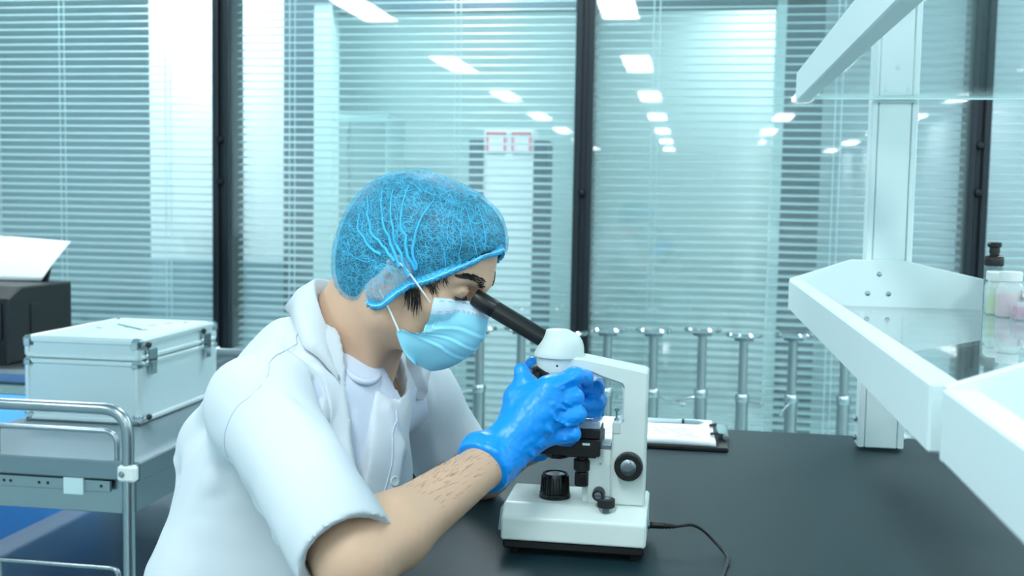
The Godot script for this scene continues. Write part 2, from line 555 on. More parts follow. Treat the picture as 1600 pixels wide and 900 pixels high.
func rack_unit(z_far: float, z_near: float, x_shift: float, where: String) -> void:
	var t := thing("reagent_rack", where, "rack", Vector3(0.366 + x_shift, 0.75, z_far))
	var length := z_near - z_far
	# two-tier reagent rack: column at the far end, rails, peaked end plate, glass shelves
	var col := begin()
	var cz := -0.02 if z_far < -1.0 else 0.034
	box(col, T(Vector3(0, 0.60, cz)), Vector3(0.058, 1.19, 0.042), 0.002)
	for s in [-1, 1]:
		box(col, T(Vector3(s * 0.0355, 0.60, cz)), Vector3(0.011, 1.19, 0.044), 0.002)
	var c := obj("column", col, M.rack, t)
	for y in [0.02, 0.055]:
		for s in [-1, 1]:
			obj("screw", rod(begin(), Vector3(s * 0.041, y, cz), Vector3(s * 0.047, y, cz), 0.0055, 10, 0.002), M.screw, c)
	for tier in 2:
		var y0: float = [0.263, 0.648][tier]
		for s in ([0] if tier == 0 else [0]):
			var r := begin()
			box(r, T(Vector3(-0.166, y0 + 0.0275, length / 2)), Vector3(0.026, 0.055, length - 0.012), 0.002)
			obj("rail", r, M.rack, t)
		var far_rail := begin()
		box(far_rail, T(Vector3(0.45, y0 + 0.0275, length / 2)), Vector3(0.026, 0.055, length - 0.012), 0.002)
		obj("rail", far_rail, M.rack, t)
		if tier == 0:
			var e := obj("end_plate", extrude(begin(), T(Vector3(0, y0, 0.004)), plate_poly(), 0.0, 0.010, 0.0012), M.rack, t)
			for q in [Vector2(-0.018, 0.07), Vector2(-0.037, 0.034), Vector2(0.0, 0.034)]:
				obj("screw", lathe(begin(), T(Vector3(q.x, y0 + q.y, 0.013), Vector3(90, 0, 0)), [Vector2(0, 0), Vector2(0.0052, 0), Vector2(0.0045, 0.002), Vector2(0, 0.0035)], 12), M.screw, e)
		else:
			var br := obj("bracket", box(begin(), T(Vector3(0, y0 + 0.055, 0.004)), Vector3(0.072, 0.11, 0.006), 0.001), M.rack, t)
			for q in [Vector2(0.0, 0.062), Vector2(-0.02, 0.022), Vector2(0.02, 0.022)]:
				obj("screw", lathe(begin(), T(Vector3(q.x, y0 + q.y, 0.006), Vector3(90, 0, 0)), [Vector2(0, 0), Vector2(0.0045, 0), Vector2(0.004, 0.002), Vector2(0, 0.003)], 12), M.screw, br)
		var g := obj("glass_shelf", bx(-0.156, 0.44, y0 - 0.004 + 0.010, y0 + 0.010, 0.014, length - 0.012), M.rack_glass, t)
		obj("glass_edge", bx(-0.156, 0.44, y0 + 0.0045, y0 + 0.0110, 0.0085, 0.0135), M.glass_edge, g)

func racks() -> void:
	rack_unit(-2.102, -0.868, 0.0, "pale two tier reagent rack carrying the bottles, far one, bolted to the black bench")
	rack_unit(-0.858, 0.30, 0.004, "nearer pale reagent rack joined on to the end of the one with bottles")

func stools() -> void:
	var proto: Node3D = null
	var spots := [[-0.957, 0.728, 0], [-0.777, 0.734, 160], [-0.617, 0.74, 75], [-0.434, 0.729, 80], [-0.29, 0.746, 75], [-0.119, 0.75, 0], [0.059, 0.759, 172], [0.209, 0.745, 48], [0.385, 0.752, -112], [0.569, 0.758, 90]]
	var where := ["behind the man's mask, leftmost of the row", "with its clamp lever to the left, left of the eyepiece tube", "mostly hidden behind the black eyepiece tube", "behind the microscope head and dark post", "just right of the dark post, over the microscope arm", "right behind the microscope arm", "with a lever pointing left over the clipboard", "right of the clipboard, second of the four right ones", "with a slanting lever left of the rack column", "behind the rack column, rightmost of the row"]
	for i in spots.size():
		var s = spots[i]
		var o: Node3D
		var label := "small round steel stool %s" % where[i]
		if proto == null:
			proto = stool()
			o = proto
		else:
			o = proto.duplicate()
			o.name = numbered("lab_stool")
			add_child(o)
		o.set_meta("label", label)
		o.position = Vector3(s[0], 0, -4.05)
		o.scale = Vector3(1, s[1] / 0.74, 1)
		o.rotation_degrees.y = s[2]

func stool() -> Node3D:
	var t := thing("lab_stool", "", "stool", Vector3.ZERO, 0.0, "row of steel stools along the partition")
	obj("seat", lathe(begin(), T(), [Vector2(0, 0.722), Vector2(0.05, 0.722), Vector2(0.066, 0.727), Vector2(0.068, 0.734), Vector2(0.063, 0.742), Vector2(0.02, 0.7445), Vector2(0, 0.7445)], 32), M.chrome, t)
	obj("seat_plate", lathe(begin(), T(), [Vector2(0, 0.712), Vector2(0.035, 0.712), Vector2(0.035, 0.722), Vector2(0, 0.722)], 20), M.dull_steel, t)
	obj("post", rod(begin(), Vector3(0, 0.45, 0), Vector3(0, 0.715, 0), 0.0165, 20), M.stool_tube, t)
	obj("collar", lathe(begin(), T(), [Vector2(0.018, 0.485), Vector2(0.024, 0.487), Vector2(0.026, 0.492), Vector2(0.026, 0.51), Vector2(0.023, 0.516), Vector2(0.017, 0.518)], 20), M.chrome, t)
	obj("outer_tube", rod(begin(), Vector3(0, 0.03, 0), Vector3(0, 0.49, 0), 0.0225, 20), M.stool_tube, t)
	var lv := obj("clamp_lever", tube(begin(), [Vector3(0.015, 0.485, 0), Vector3(0.035, 0.483, 0), Vector3(0.11, 0.465, 0)], 0.0055, 8), M.chrome, t)
	obj("lever_knob", lathe(begin(), T(Vector3(0.112, 0.464, 0), Vector3(0, 0, -100)), [Vector2(0, -0.01), Vector2(0.007, -0.008), Vector2(0.009, 0), Vector2(0.007, 0.008), Vector2(0, 0.01)], 12), M.chrome, lv)
	obj("base", lathe(begin(), T(), [Vector2(0, 0), Vector2(0.066, 0), Vector2(0.066, 0.01), Vector2(0.045, 0.03), Vector2(0.023, 0.045), Vector2(0, 0.045)], 32), M.stool_tube, t)
	return t

# ---------------------------------------------------------------- steel trolley, case, printer
func trolley_area() -> void:
	var t := thing("steel_trolley", "stainless steel trolley with tube rails holding the aluminium case", "trolley", Vector3(-1.345, 0, -2.45))
	# local: x from -0.25 to 0.25, z from -0.44 to 0.42
	var shelf := begin()
	box(shelf, T(Vector3(0, 0.640, -0.01)), Vector3(0.50, 0.040, 0.84), 0.003)
	obj("top_shelf", shelf, M.dull_steel, t)
	obj("lower_shelf", box(begin(), T(Vector3(0, 0.375, -0.01)), Vector3(0.48, 0.03, 0.82), 0.003), M.dull_steel, t)
	var rail := rounded([Vector3(-0.225, 0.12, 0.41), Vector3(-0.225, 0.768, 0.41), Vector3(0.225, 0.768, 0.41), Vector3(0.225, 0.12, 0.41)], 0.055)
	var fr := obj("end_frame", tube(begin(), rail, 0.0125, 16), M.steel, t, "polished steel tube frame at the near end")
	for s in [-1, 1]:
		var cl := begin()
		box(cl, T(Vector3(s * 0.227, 0.638, 0.41)), Vector3(0.040, 0.034, 0.032), 0.005)
		var k := obj("clamp", cl, M.white_plastic, fr, "white plastic clamp on the tube")
	obj("clamp_screw", rod(begin(), Vector3(0.219, 0.638, 0.425), Vector3(0.219, 0.638, 0.430), 0.0065, 12, 0.002), M.screw, t)
	obj("end_frame", tube(begin(), rounded([Vector3(-0.225, 0.12, -0.43), Vector3(-0.225, 0.768, -0.43), Vector3(0.225, 0.768, -0.43), Vector3(0.225, 0.12, -0.43)], 0.055), 0.0125, 16), M.steel, t)
	for yy in [[0.656, 0.717], [0.39, 0.428]]:
		var g := obj("guard_rail", tube(begin(), rounded([Vector3(-0.19, yy[0], 0.39), Vector3(-0.19, yy[1], 0.39), Vector3(0.19, yy[1], 0.39), Vector3(0.19, yy[0], 0.39)], 0.03), 0.006, 12), M.steel, t)
		obj("rail_post", rod(begin(), Vector3(-0.08, yy[0], 0.39), Vector3(-0.08, yy[1], 0.39), 0.0045, 10), M.steel, g)
	# drawer under the shelf with its slide
	var dr := obj("drawer", box(begin(), T(Vector3(-0.01, 0.583, 0.0)), Vector3(0.47, 0.074, 0.76), 0.002), M.dull_steel, t)
	obj("drawer_end", box(begin(), T(Vector3(-0.005, 0.580, 0.385)), Vector3(0.44, 0.072, 0.004), 0.001), M.steel, dr)
	var sl := obj("drawer_slide", box(begin(), T(Vector3(-0.02, 0.604, 0.398)), Vector3(0.40, 0.024, 0.008), 0.001), M.steel, dr)
	for q in [[-0.13, 0.05], [0.10, 0.045]]:
		obj("slide_tab", box(begin(), T(Vector3(q[0], 0.602, 0.404)), Vector3(q[1], 0.036, 0.006), 0.001), M.alu_edge, sl)
	var ho := begin()
	for xx in [-0.20, -0.175, -0.06, -0.045, 0.02, 0.04, 0.16]:
		rod(ho, Vector3(xx, 0.604, 0.4005), Vector3(xx, 0.604, 0.4025), 0.0035, 10)
	obj("slide_hole", ho, M.black_plastic, sl)
	obj("slide_groove", box(begin(), T(Vector3(-0.01, 0.6185, 0.399)), Vector3(0.36, 0.005, 0.008)), M.black_plastic, sl)
	obj("tape", box(begin(), T(Vector3(-0.165, 0.632, 0.413)), Vector3(0.03, 0.016, 0.003), 0.001), M.blue_tape, t, "scrap of blue tape")
	for sx in [-1, 1]:
		for sz in [0.41, -0.43]:
			var ca := obj("caster", rod(begin(), Vector3(sx * 0.225 - 0.013, 0.05, sz), Vector3(sx * 0.225 + 0.013, 0.05, sz), 0.05, 20, 0.006), M.dark_grey, t)
			obj("caster_fork", box(begin(), T(Vector3(sx * 0.225, 0.10, sz)), Vector3(0.04, 0.06, 0.03), 0.004), M.steel, ca)
	case_box()
	# steel table with the printer, further back
	var tb := thing("steel_table", "stainless steel side table under the black printer", "table", Vector3(-2.35, 0, -3.42))
	obj("table_top", box(begin(), T(Vector3(0, 0.625, 0)), Vector3(1.62, 0.05, 0.62), 0.012), M.dull_steel, tb)
	for sx in [-1, 1]:
		for sz in [-1, 1]:
			obj("leg", rod(begin(), Vector3(sx * 0.75, 0.0, sz * 0.26), Vector3(sx * 0.75, 0.61, sz * 0.26), 0.016, 16), M.steel, tb)
	obj("edge_tube", tube(begin(), rounded([Vector3(-0.80, 0.56, 0.325), Vector3(0.80, 0.56, 0.325), Vector3(0.80, 0.56, -0.30)], 0.04), 0.016, 12), M.steel, tb)
	obj("edge_tube", tube(begin(), [Vector3(0.815, 0.68, 0.30), Vector3(0.815, 0.68, -0.30)], 0.011, 12), M.steel, tb)
	for sz in [-1, 1]:
		obj("rail_post", rod(begin(), Vector3(0.795, 0.645, sz * 0.28), Vector3(0.815, 0.68, sz * 0.28), 0.007, 10), M.steel, tb)
	printer()
	var bn := thing("plastic_bin", "bright blue plastic bin standing on the floor left of the steel trolley", "bin", Vector3(-2.02, 0, -2.52))
	obj("body", extrude(begin(), T(), PackedVector2Array([Vector2(-0.27, 0), Vector2(0.27, 0), Vector2(0.30, 0.56), Vector2(-0.30, 0.56)]), -0.48, 0.48, 0.02), M.blue_bin, bn)
	obj("rim", box(begin(), T(Vector3(0, 0.565, 0)), Vector3(0.65, 0.03, 1.0), 0.012), M.blue_bin, bn)
	obj("lid", box(begin(), T(Vector3(0, 0.585, 0)), Vector3(0.61, 0.02, 0.96), 0.009), M.blue_bin, bn)
	var sb := thing("sample_tray", "small tray of pale green topped tubes behind the aluminium case", "tray", Vector3(-1.64, 0.652, -3.45))
	obj("tray", box(begin(), T(Vector3(0, 0.02, 0)), Vector3(0.10, 0.04, 0.16), 0.004), M.white_plastic, sb)
	for a in 2:
		for b in 3:
			obj("tube_cap", rod(begin(), Vector3(-0.025 + a * 0.05, 0.04, -0.05 + b * 0.05), Vector3(-0.025 + a * 0.05, 0.09, -0.05 + b * 0.05), 0.016, 12, 0.004), mat(Color(0.62, 0.85, 0.72), 0.5), sb)

func case_box() -> void:
	var w := 0.30
	var h := 0.205
	var d := 0.43
	var t := thing("aluminium_case", "silver aluminium carrying case with chrome latches standing on the trolley", "case", Vector3(-1.423, 0.661, -2.375 - d / 2))
	obj("body", bx(-w / 2 + 0.004, w / 2 - 0.004, 0.006, 0.150, -d / 2 + 0.004, d / 2 - 0.004, 0.002), M.alu, t)
	var lid := obj("lid", bx(-w / 2 + 0.004, w / 2 - 0.004, 0.152, h - 0.002, -d / 2 + 0.004, d / 2 - 0.004, 0.003), M.alu, t)
	var ed := begin()
	for sx in [-1, 1]:
		for sz in [-1, 1]:
			box(ed, T(Vector3(sx * (w / 2 - 0.009), 0.077, sz * (d / 2 - 0.009))), Vector3(0.018, 0.146, 0.018), 0.006)
	for y in [0.0075, 0.144]:
		frame_bars(ed, w, d, y, 0.013 if y > 0.1 else 0.015)
	obj("edge_profile", ed, M.alu_edge, t, "bright rounded aluminium edging")
	var le := begin()
	frame_bars(le, w, d, h - 0.009, 0.018)
	frame_bars(le, w, d, 0.159, 0.012)
	for sx in [-1, 1]:
		for sz in [-1, 1]:
			box(le, T(Vector3(sx * (w / 2 - 0.009), 0.18, sz * (d / 2 - 0.009))), Vector3(0.018, 0.05, 0.018), 0.006)
	obj("lid_edge", le, M.alu_edge, lid)
	for sx in [-1, 1]:
		for sz in [-1, 1]:
			for y in [0.190, 0.012, 0.141]:
				var hh: float = 0.030 if y > 0.16 else 0.022
				var c := obj("corner_protector", box(begin(), T(Vector3(sx * (w / 2 - 0.011), y, sz * (d / 2 - 0.011))), Vector3(0.028, hh, 0.028), 0.007), M.chrome, t)
				obj("rivet", lathe(begin(), T(Vector3(sx * (w / 2 + 0.003), y, sz * (d / 2 - 0.018)), Vector3(0, 0, -90 * sx)), [Vector2(0, 0), Vector2(0.004, 0), Vector2(0.003, 0.002), Vector2(0, 0.0025)], 10), M.screw, c)
	for zz in [d / 2 - 0.055, -d / 2 + 0.075]:
		var la := obj("latch", box(begin(), T(Vector3(w / 2 + 0.003, 0.160, zz)), Vector3(0.009, 0.040, 0.044), 0.002), M.chrome, t)
		obj("latch_tongue", box(begin(), T(Vector3(w / 2 + 0.006, 0.132, zz)), Vector3(0.008, 0.034, 0.028), 0.002), M.chrome, la)
		obj("latch_bar", rod(begin(), Vector3(w / 2 + 0.007, 0.152, zz - 0.014), Vector3(w / 2 + 0.007, 0.152, zz + 0.014), 0.003, 10), M.dark_grey, la)
		obj("bumper", lathe(begin(), T(Vector3(w / 2, 0.188, zz + 0.018), Vector3(0, 0, -90)), [Vector2(0.006, 0), Vector2(0.008, 0.003), Vector2(0.006, 0.009), Vector2(0, 0.010)], 12), M.black_plastic, t)
	obj("bumper", lathe(begin(), T(Vector3(w / 2, 0.014, d / 2 - 0.037), Vector3(0, 0, -90)), [Vector2(0.006, 0), Vector2(0.008, 0.003), Vector2(0.006, 0.009), Vector2(0, 0.010)], 12), M.black_plastic, t)
	var hd := tube(begin(), spline([Vector3(-0.05, h + 0.001, -0.07), Vector3(-0.02, h + 0.010, -0.055), Vector3(0.03, h + 0.010, -0.02), Vector3(0.055, h + 0.001, 0.01)]), 0.005, 8)
	var bs := obj("handle_plate", box(begin(), T(Vector3(0.0, h + 0.001, -0.03), Vector3(0, -38, 0)), Vector3(0.15, 0.004, 0.02), 0.0015), M.alu, lid)
	for q in [[0.02, 0.02], [0.06, -0.03], [0.075, -0.09], [0.11, -0.12], [-0.04, 0.06]]:
		obj("scuff_mark", box(begin(), T(Vector3(q[0] - 0.03, h - 0.0015, q[1] - 0.05), Vector3(0, q[0] * 900, 0)), Vector3(0.022, 0.002, 0.009), 0.0008), M.far_grey, lid)

func frame_bars(st: SurfaceTool, w: float, d: float, y: float, s: float) -> void:
	for q in [-1, 1]:
		box(st, T(Vector3(q * (w / 2 - s / 2), y, 0)), Vector3(s, s, d - 0.01), s * 0.3)
		box(st, T(Vector3(0, y, q * (d / 2 - s / 2))), Vector3(w - 0.01, s, s), s * 0.3)

func printer() -> void:
	var t := thing("printer", "black desktop printer on the steel side table", "printer", Vector3(-2.42, 0.651, -3.40))
	# right side at local x = 0.25
	obj("body", extrude(begin(), Transform3D(Basis(Vector3(0, 0, -1), Vector3(0, 1, 0), Vector3(1, 0, 0)), Vector3.ZERO), PackedVector2Array([Vector2(-0.20, 0.0), Vector2(0.17, 0.0), Vector2(0.17, 0.247), Vector2(-0.13, 0.25), Vector2(-0.20, 0.215)]), -0.25, 0.25, 0.006), M.printer_black, t)
	obj("front_panel", box(begin(), T(Vector3(0, 0.14, 0.203)), Vector3(0.46, 0.12, 0.006), 0.002), M.black_gloss, t)
	var tray := obj("output_tray", box(begin(), T(Vector3(0, 0.04, 0.26)), Vector3(0.40, 0.02, 0.14), 0.004), M.black_plastic, t)
	for k in 4:
		obj("key", box(begin(), T(Vector3(0.10 + k * 0.035, 0.095, 0.207)), Vector3(0.014, 0.05, 0.004), 0.001), M.far_pale, t)
	obj("vent_panel", box(begin(), T(Vector3(0.2515, 0.14, -0.02)), Vector3(0.004, 0.10, 0.20), 0.001), M.black_plastic, t)
	obj("paper_support", box(begin(), T(Vector3(0, 0.29, -0.155), Vector3(-22, 0, 0)), Vector3(0.36, 0.14, 0.008), 0.002), M.dark_grey, t)
	var p := thing("paper_stack", "white sheets standing in the rear feed of the black printer", "paper", Vector3(-2.42, 0.902, -3.50))
	for k in 3:
		var st := begin()
		var rows := []
		for side in [0, 1]:
			for i in 9:
				var f: float = (i if side == 0 else 8 - i) / 8.0
				var sag := 0.02 * f * f
				var zz := -0.075 * f - sag + 0.002 * k + (0.0008 if side == 0 else 0.0)
				rows.append([Vector3(-0.15, 0.15 * f, zz), Vector3(0.0, 0.15 * f, zz), Vector3(0.175 + 0.06 * f, 0.15 * f - 0.012 * f, zz)])
		rows.append(rows[0])
		obj("sheet", grid(st, rows), M.paper, p)

# ---------------------------------------------------------------- things on the bench
func knurled(r: float, depth: float, teeth: int, cut := 0.0009) -> PackedVector2Array:
	var p := PackedVector2Array()
	for k in teeth * 2:
		var a := TAU * k / (teeth * 2)
		p.append(Vector2(cos(a), sin(a)) * (r if k % 2 == 0 else r - cut))
	return p

func microscope() -> void:
	var t := thing("microscope", "ivory monocular microscope with black inclined tube and knobs standing on the black bench", "microscope", Vector3(-0.135, 0.75, -1.41))
	var side := Transform3D(Basis(Vector3(0, 0, -1), Vector3(0, 1, 0), Vector3(1, 0, 0)), Vector3.ZERO)   # extrude along x; poly x = -z
	# base
	var prof := fillet([Vector2(-0.060, 0.020), Vector2(0.058, 0.020), Vector2(0.058, 0.065), Vector2(-0.034, 0.064), Vector2(-0.0585, 0.050)], 0.004, 4)
	var base := obj("base", extrude(begin(), side, prof, -0.093, 0.092, 0.0025), M.ivory, t)
	obj("side_tab", box(begin(), T(Vector3(-0.0952, 0.044, 0.022), Vector3(0, 0, -6)), Vector3(0.003, 0.030, 0.055), 0.001), M.clear_plastic, base)
	obj("base_plate", box(begin(), T(Vector3(-0.0005, 0.0145, 0.0)), Vector3(0.181, 0.013, 0.114), 0.003), M.black_plastic, t)
	for sx in [-1, 1]:
		for sz in [-1, 1]:
			obj("foot", lathe(begin(), T(Vector3(sx * 0.076, 0, sz * 0.044)), [Vector2(0, 0), Vector2(0.006, 0), Vector2(0.0072, 0.0085), Vector2(0, 0.0085)], 16), M.black_plastic, t)
	# lamp housing
	var lh := lathe(begin(), T(Vector3(-0.031, 0, 0)), [Vector2(0, 0.0632), Vector2(0.0208, 0.0632), Vector2(0.0211, 0.0655), Vector2(0.0204, 0.0705), Vector2(0.0190, 0.0712), Vector2(0.0172, 0.0945), Vector2(0.0165, 0.0965), Vector2(0.0150, 0.0965), Vector2(0.0138, 0.0945), Vector2(0.0, 0.0942)], 40)
	for k in 28:
		var a := TAU * k / 28.0
		var p := Vector3(-0.031 + cos(a) * 0.0184, 0.0825, sin(a) * 0.0184)
		box(lh, Transform3D(Basis(Vector3.UP, -a) * Basis(Vector3(0, 0, 1), 0.073), p), Vector3(0.0012, 0.021, 0.0017), 0.0003)
	var lamp := obj("lamp_housing", lh, M.black_gloss, t)
	obj("collector_lens", lathe(begin(), T(Vector3(-0.031, 0, 0)), [Vector2(0.0136, 0.0944), Vector2(0.010, 0.0962), Vector2(0.005, 0.0971), Vector2(0, 0.0973)], 28), M.lens, lamp)
	# arm
	var arm := [Vector2(0.0438, 0.0645), Vector2(0.0875, 0.0645), Vector2(0.0886, 0.2385), Vector2(0.0834, 0.2407), Vector2(0.0056, 0.2541), Vector2(-0.026, 0.2555), Vector2(-0.026, 0.2395), Vector2(0.010, 0.2375), Vector2(0.0317, 0.2293), Vector2(0.0548, 0.2222), Vector2(0.0566, 0.2181), Vector2(0.0566, 0.176), Vector2(0.0525, 0.1731), Vector2(0.0443, 0.1727)]
	var am := obj("arm", extrude(begin(), T(), fillet(arm, 0.003, 3), -0.024, 0.025, 0.0025), M.ivory, t)
	obj("arm_inset", box(begin(), T(Vector3(0.0500, 0.1655, 0.0235)), Vector3(0.0105, 0.0150, 0.005), 0.001), M.ivory_worn, am)
	var ss := begin()
	lathe(ss, T(Vector3(0.0489, 0.173, 0.010)), [Vector2(0, 0), Vector2(0.003, 0), Vector2(0.003, 0.002), Vector2(0.0013, 0.0022), Vector2(0.0013, 0.0125), Vector2(0.0028, 0.0127), Vector2(0.0028, 0.0155), Vector2(0, 0.0157)], 14)
	obj("stop_screw", ss, M.screw, am)
	# focusing block
	var fb := begin()
	box(fb, T(Vector3(0.0290, 0.1005, 0.0)), Vector3(0.0300, 0.073, 0.044), 0.0015)
	box(fb, T(Vector3(0.0108, 0.0795, -0.002)), Vector3(0.0090, 0.031, 0.036), 0.0012)
	var blk := obj("focus_block", fb, M.ivory, t)
	obj("slide_plate", box(begin(), T(Vector3(0.0325, 0.1395, 0.006)), Vector3(0.0235, 0.0065, 0.034), 0.0012), M.steel, blk)
	obj("pin_hole", lathe(begin(), T(Vector3(0.030, 0.117, 0.0221), Vector3(90, 0, 0)), [Vector2(0.0009, 0), Vector2(0, 0.0004)], 8), M.black_plastic, blk)
	# knobs
	for s in [1, -1]:
		var kx := Transform3D(Basis.IDENTITY if s == 1 else Basis(Vector3.UP, PI), Vector3(0.067, 0.1185, 0.025 if s == 1 else -0.024))
		var kb := obj("coarse_knob", extrude(begin(), kx, knurled(0.0184, 0.016, 36), 0.0015, 0.016, 0.0015), M.black_plastic, t)
		obj("knob_disc", lathe(begin(), kx * T(Vector3(0, 0, 0.0155), Vector3(90, 0, 0)), [Vector2(0.0102, 0), Vector2(0.0102, 0.0008), Vector2(0.0095, 0.0013), Vector2(0.0035, 0.0013), Vector2(0.0035, 0.0009), Vector2(0.0026, 0.0009), Vector2(0.0026, 0.0016), Vector2(0, 0.0016)], 32), M.steel, kb)
		for q in [Vector2(0.003, 0.0062), Vector2(-0.003, -0.0062)]:
			obj("disc_hole", lathe(begin(), kx * T(Vector3(q.x, q.y, 0.0168), Vector3(90, 0, 0)), [Vector2(0.0008, 0), Vector2(0, 0.0004)], 8), M.black_plastic, kb)
		var fx := Transform3D(Basis.IDENTITY if s == 1 else Basis(Vector3.UP, PI), Vector3(0.0295, 0.0805, 0.022 if s == 1 else -0.022))
		var fk := obj("fine_knob", extrude(begin(), fx, knurled(0.0078, 0.02, 26, 0.0006), 0.002, 0.021, 0.001), M.black_plastic, t)
		obj("knob_disc", lathe(begin(), fx * T(Vector3(0, 0, 0.0208), Vector3(90, 0, 0)), [Vector2(0.0046, 0), Vector2(0.0046, 0.0008), Vector2(0, 0.001)], 20), M.screw, fk)
		obj("slot", box(begin(), fx * T(Vector3(0, 0, 0.0218)), Vector3(0.008, 0.001, 0.0005)), M.dark_grey, fk)
	var dl := obj("brightness_dial", extrude(begin(), Transform3D(Basis(Vector3(1, 0, 0), -PI / 2), Vector3(0.040, 0.0655, 0.040)), knurled(0.0112, 0.01, 30, 0.0005), 0.0, 0.0115, 0.001), M.dark_grey, t)
	obj("dial_top", lathe(begin(), T(Vector3(0.040, 0.0768, 0.040)), [Vector2(0.0062, 0), Vector2(0.0062, 0.0006), Vector2(0, 0.0008)], 20), M.screw, dl)
	obj("dial_washer", lathe(begin(), T(Vector3(0.040, 0.0600, 0.040)), [Vector2(0.0075, 0), Vector2(0.0075, 0.006), Vector2(0.004, 0.006)], 20), M.screw, dl)
	# stage
	var sg := begin()
	box(sg, T(Vector3(-0.0225, 0.1395, -0.006)), Vector3(0.105, 0.022, 0.084), 0.0015)
	box(sg, T(Vector3(0.0050, 0.1300, 0.010)), Vector3(0.040, 0.010, 0.036), 0.001)
	var stage := obj("stage", sg, M.black_plastic, t)
	var ms := begin()
	box(ms, T(Vector3(0.0130, 0.1570, 0.006)), Vector3(0.034, 0.012, 0.054), 0.001)
	box(ms, T(Vector3(-0.02, 0.1525, -0.028)), Vector3(0.085, 0.006, 0.012), 0.001)
	obj("mechanical_stage", ms, M.black_plastic, stage)
	obj("scale_label", box(begin(), T(Vector3(0.0124, 0.1448, 0.0362)), Vector3(0.0096, 0.0030, 0.0006)), M.paper, stage)
	obj("slide_holder", box(begin(), T(Vector3(0.0080, 0.1680, 0.006)), Vector3(0.042, 0.009, 0.048), 0.001), M.clear_plastic, stage)
	obj("slide_clip", tube(begin(), spline([Vector3(-0.010, 0.1735, 0.022), Vector3(0.006, 0.176, 0.026), Vector3(0.018, 0.175, 0.020), Vector3(0.014, 0.174, 0.008), Vector3(0.000, 0.174, 0.006)]), 0.0012, 8), M.chrome, stage)
	obj("condenser", lathe(begin(), T(Vector3(-0.028, 0, 0.004)), [Vector2(0, 0.1195), Vector2(0.0150, 0.1195), Vector2(0.0165, 0.121), Vector2(0.0165, 0.1245), Vector2(0.0185, 0.1255), Vector2(0.0185, 0.1325), Vector2(0, 0.133)], 32), M.black_gloss, t)
	var cx := begin()
	lathe(cx, T(Vector3(0.006, 0, 0.019)), [Vector2(0, 0.0868), Vector2(0.0086, 0.0868), Vector2(0.0093, 0.0878), Vector2(0.0093, 0.1035), Vector2(0.0085, 0.1045), Vector2(0.0055, 0.1048), Vector2(0.0055, 0.1066), Vector2(0.0102, 0.1070), Vector2(0.0110, 0.1080), Vector2(0.0110, 0.1205), Vector2(0.0100, 0.1215), Vector2(0.0062, 0.1218), Vector2(0.0062, 0.134)], 28)
	obj("stage_drive_knob", cx, M.black_plastic, t)
	# head
	var c := Vector3(-0.029, 0, 0)
	var hd := lathe(begin(), T(c), [Vector2(0, 0.2275), Vector2(0.0285, 0.2275), Vector2(0.0292, 0.2285), Vector2(0.0292, 0.2335), Vector2(0.0288, 0.2338), Vector2(0.0288, 0.2342), Vector2(0.0294, 0.2346), Vector2(0.0294, 0.2512), Vector2(0.0280, 0.2514), Vector2(0.0280, 0.2530)], 48)
	var head := obj("head_ring", hd, M.ivory, t)
	obj("set_screw", lathe(begin(), T(c + Vector3(0.0008, 0.2435, 0.0293), Vector3(90, 0, 0)), [Vector2(0.0016, 0), Vector2(0, 0.0006)], 12), M.black_plastic, head)
	var rows := []
	for i in 15:
		var f := i / 14.0
		var ring := []
		for k in 48:
			var a := TAU * k / 48
			var w := pow((1.0 - cos(a)) / 2.0, 1.3)
			var right_r := 0.0327 * pow(maxf(0.0, 1.0 - pow(f, 3.2)), 0.42) if f < 0.96 else 0.0127
			right_r = maxf(right_r, 0.0130)
			var left_r := lerpf(0.0331, 0.0172, clampf((f - 0.10) / 0.90, 0.0, 1.0))
			var r := lerpf(right_r, left_r, w)
			ring.append(c + Vector3(cos(a) * r, 0.2528 + 0.0345 * f, sin(a) * r))
		rows.append(ring)
	var last := []
	var mid := []
	for k in 48:
		mid.append(c + (rows[-1][k] - c - Vector3(0, 0.2873, 0)) * 0.8 + Vector3(0, 0.2880, 0))
		last.append(c + Vector3(0, 0.2882, 0))
	rows.append(mid)
	rows.append(last)
	var dm := grid(begin(), rows, true, true)
	lathe(dm, T(c), [Vector2(0.0, 0.2528), Vector2(0.0329, 0.2528)], 48)
	obj("head_dome", dm, M.ivory, t)
	# inclined tube
	var tip := Vector3(-0.1440, 0.3268, 0)
	var foot := Vector3(-0.0300, 0.2632, 0)
	var ax := to_axis(foot, tip)
	var ln := foot.distance_to(tip)
	obj("eyepiece_tube", lathe(begin(), ax, [Vector2(0.0119, 0.0), Vector2(0.0119, ln - 0.0335), Vector2(0.0113, ln - 0.0332), Vector2(0.0113, ln - 0.0326), Vector2(0.0117, ln - 0.0324)], 36), M.tube_black, t)
	var ep := obj("eyepiece", lathe(begin(), ax, [Vector2(0.0117, ln - 0.0324), Vector2(0.0121, ln - 0.0318), Vector2(0.0121, ln - 0.0012), Vector2(0.0115, ln), Vector2(0.0098, ln), Vector2(0.0090, ln - 0.003)], 36), M.tube_black, t)
	obj("eye_lens", lathe(begin(), ax, [Vector2(0.0090, ln - 0.003), Vector2(0.004, ln - 0.0022), Vector2(0, ln - 0.002)], 24), M.lens, ep)
	# nosepiece and objectives
	var nx := T(Vector3(-0.036, 0.2170, 0.002), Vector3(0, 0, -24))
	var np := obj("nosepiece", lathe(begin(), nx, [Vector2(0, -0.014), Vector2(0.018, -0.014), Vector2(0.030, -0.006), Vector2(0.0335, 0.001), Vector2(0.0345, 0.003), Vector2(0.0345, 0.009), Vector2(0.032, 0.012), Vector2(0.018, 0.017), Vector2(0, 0.017)], 40), M.black_gloss, t)
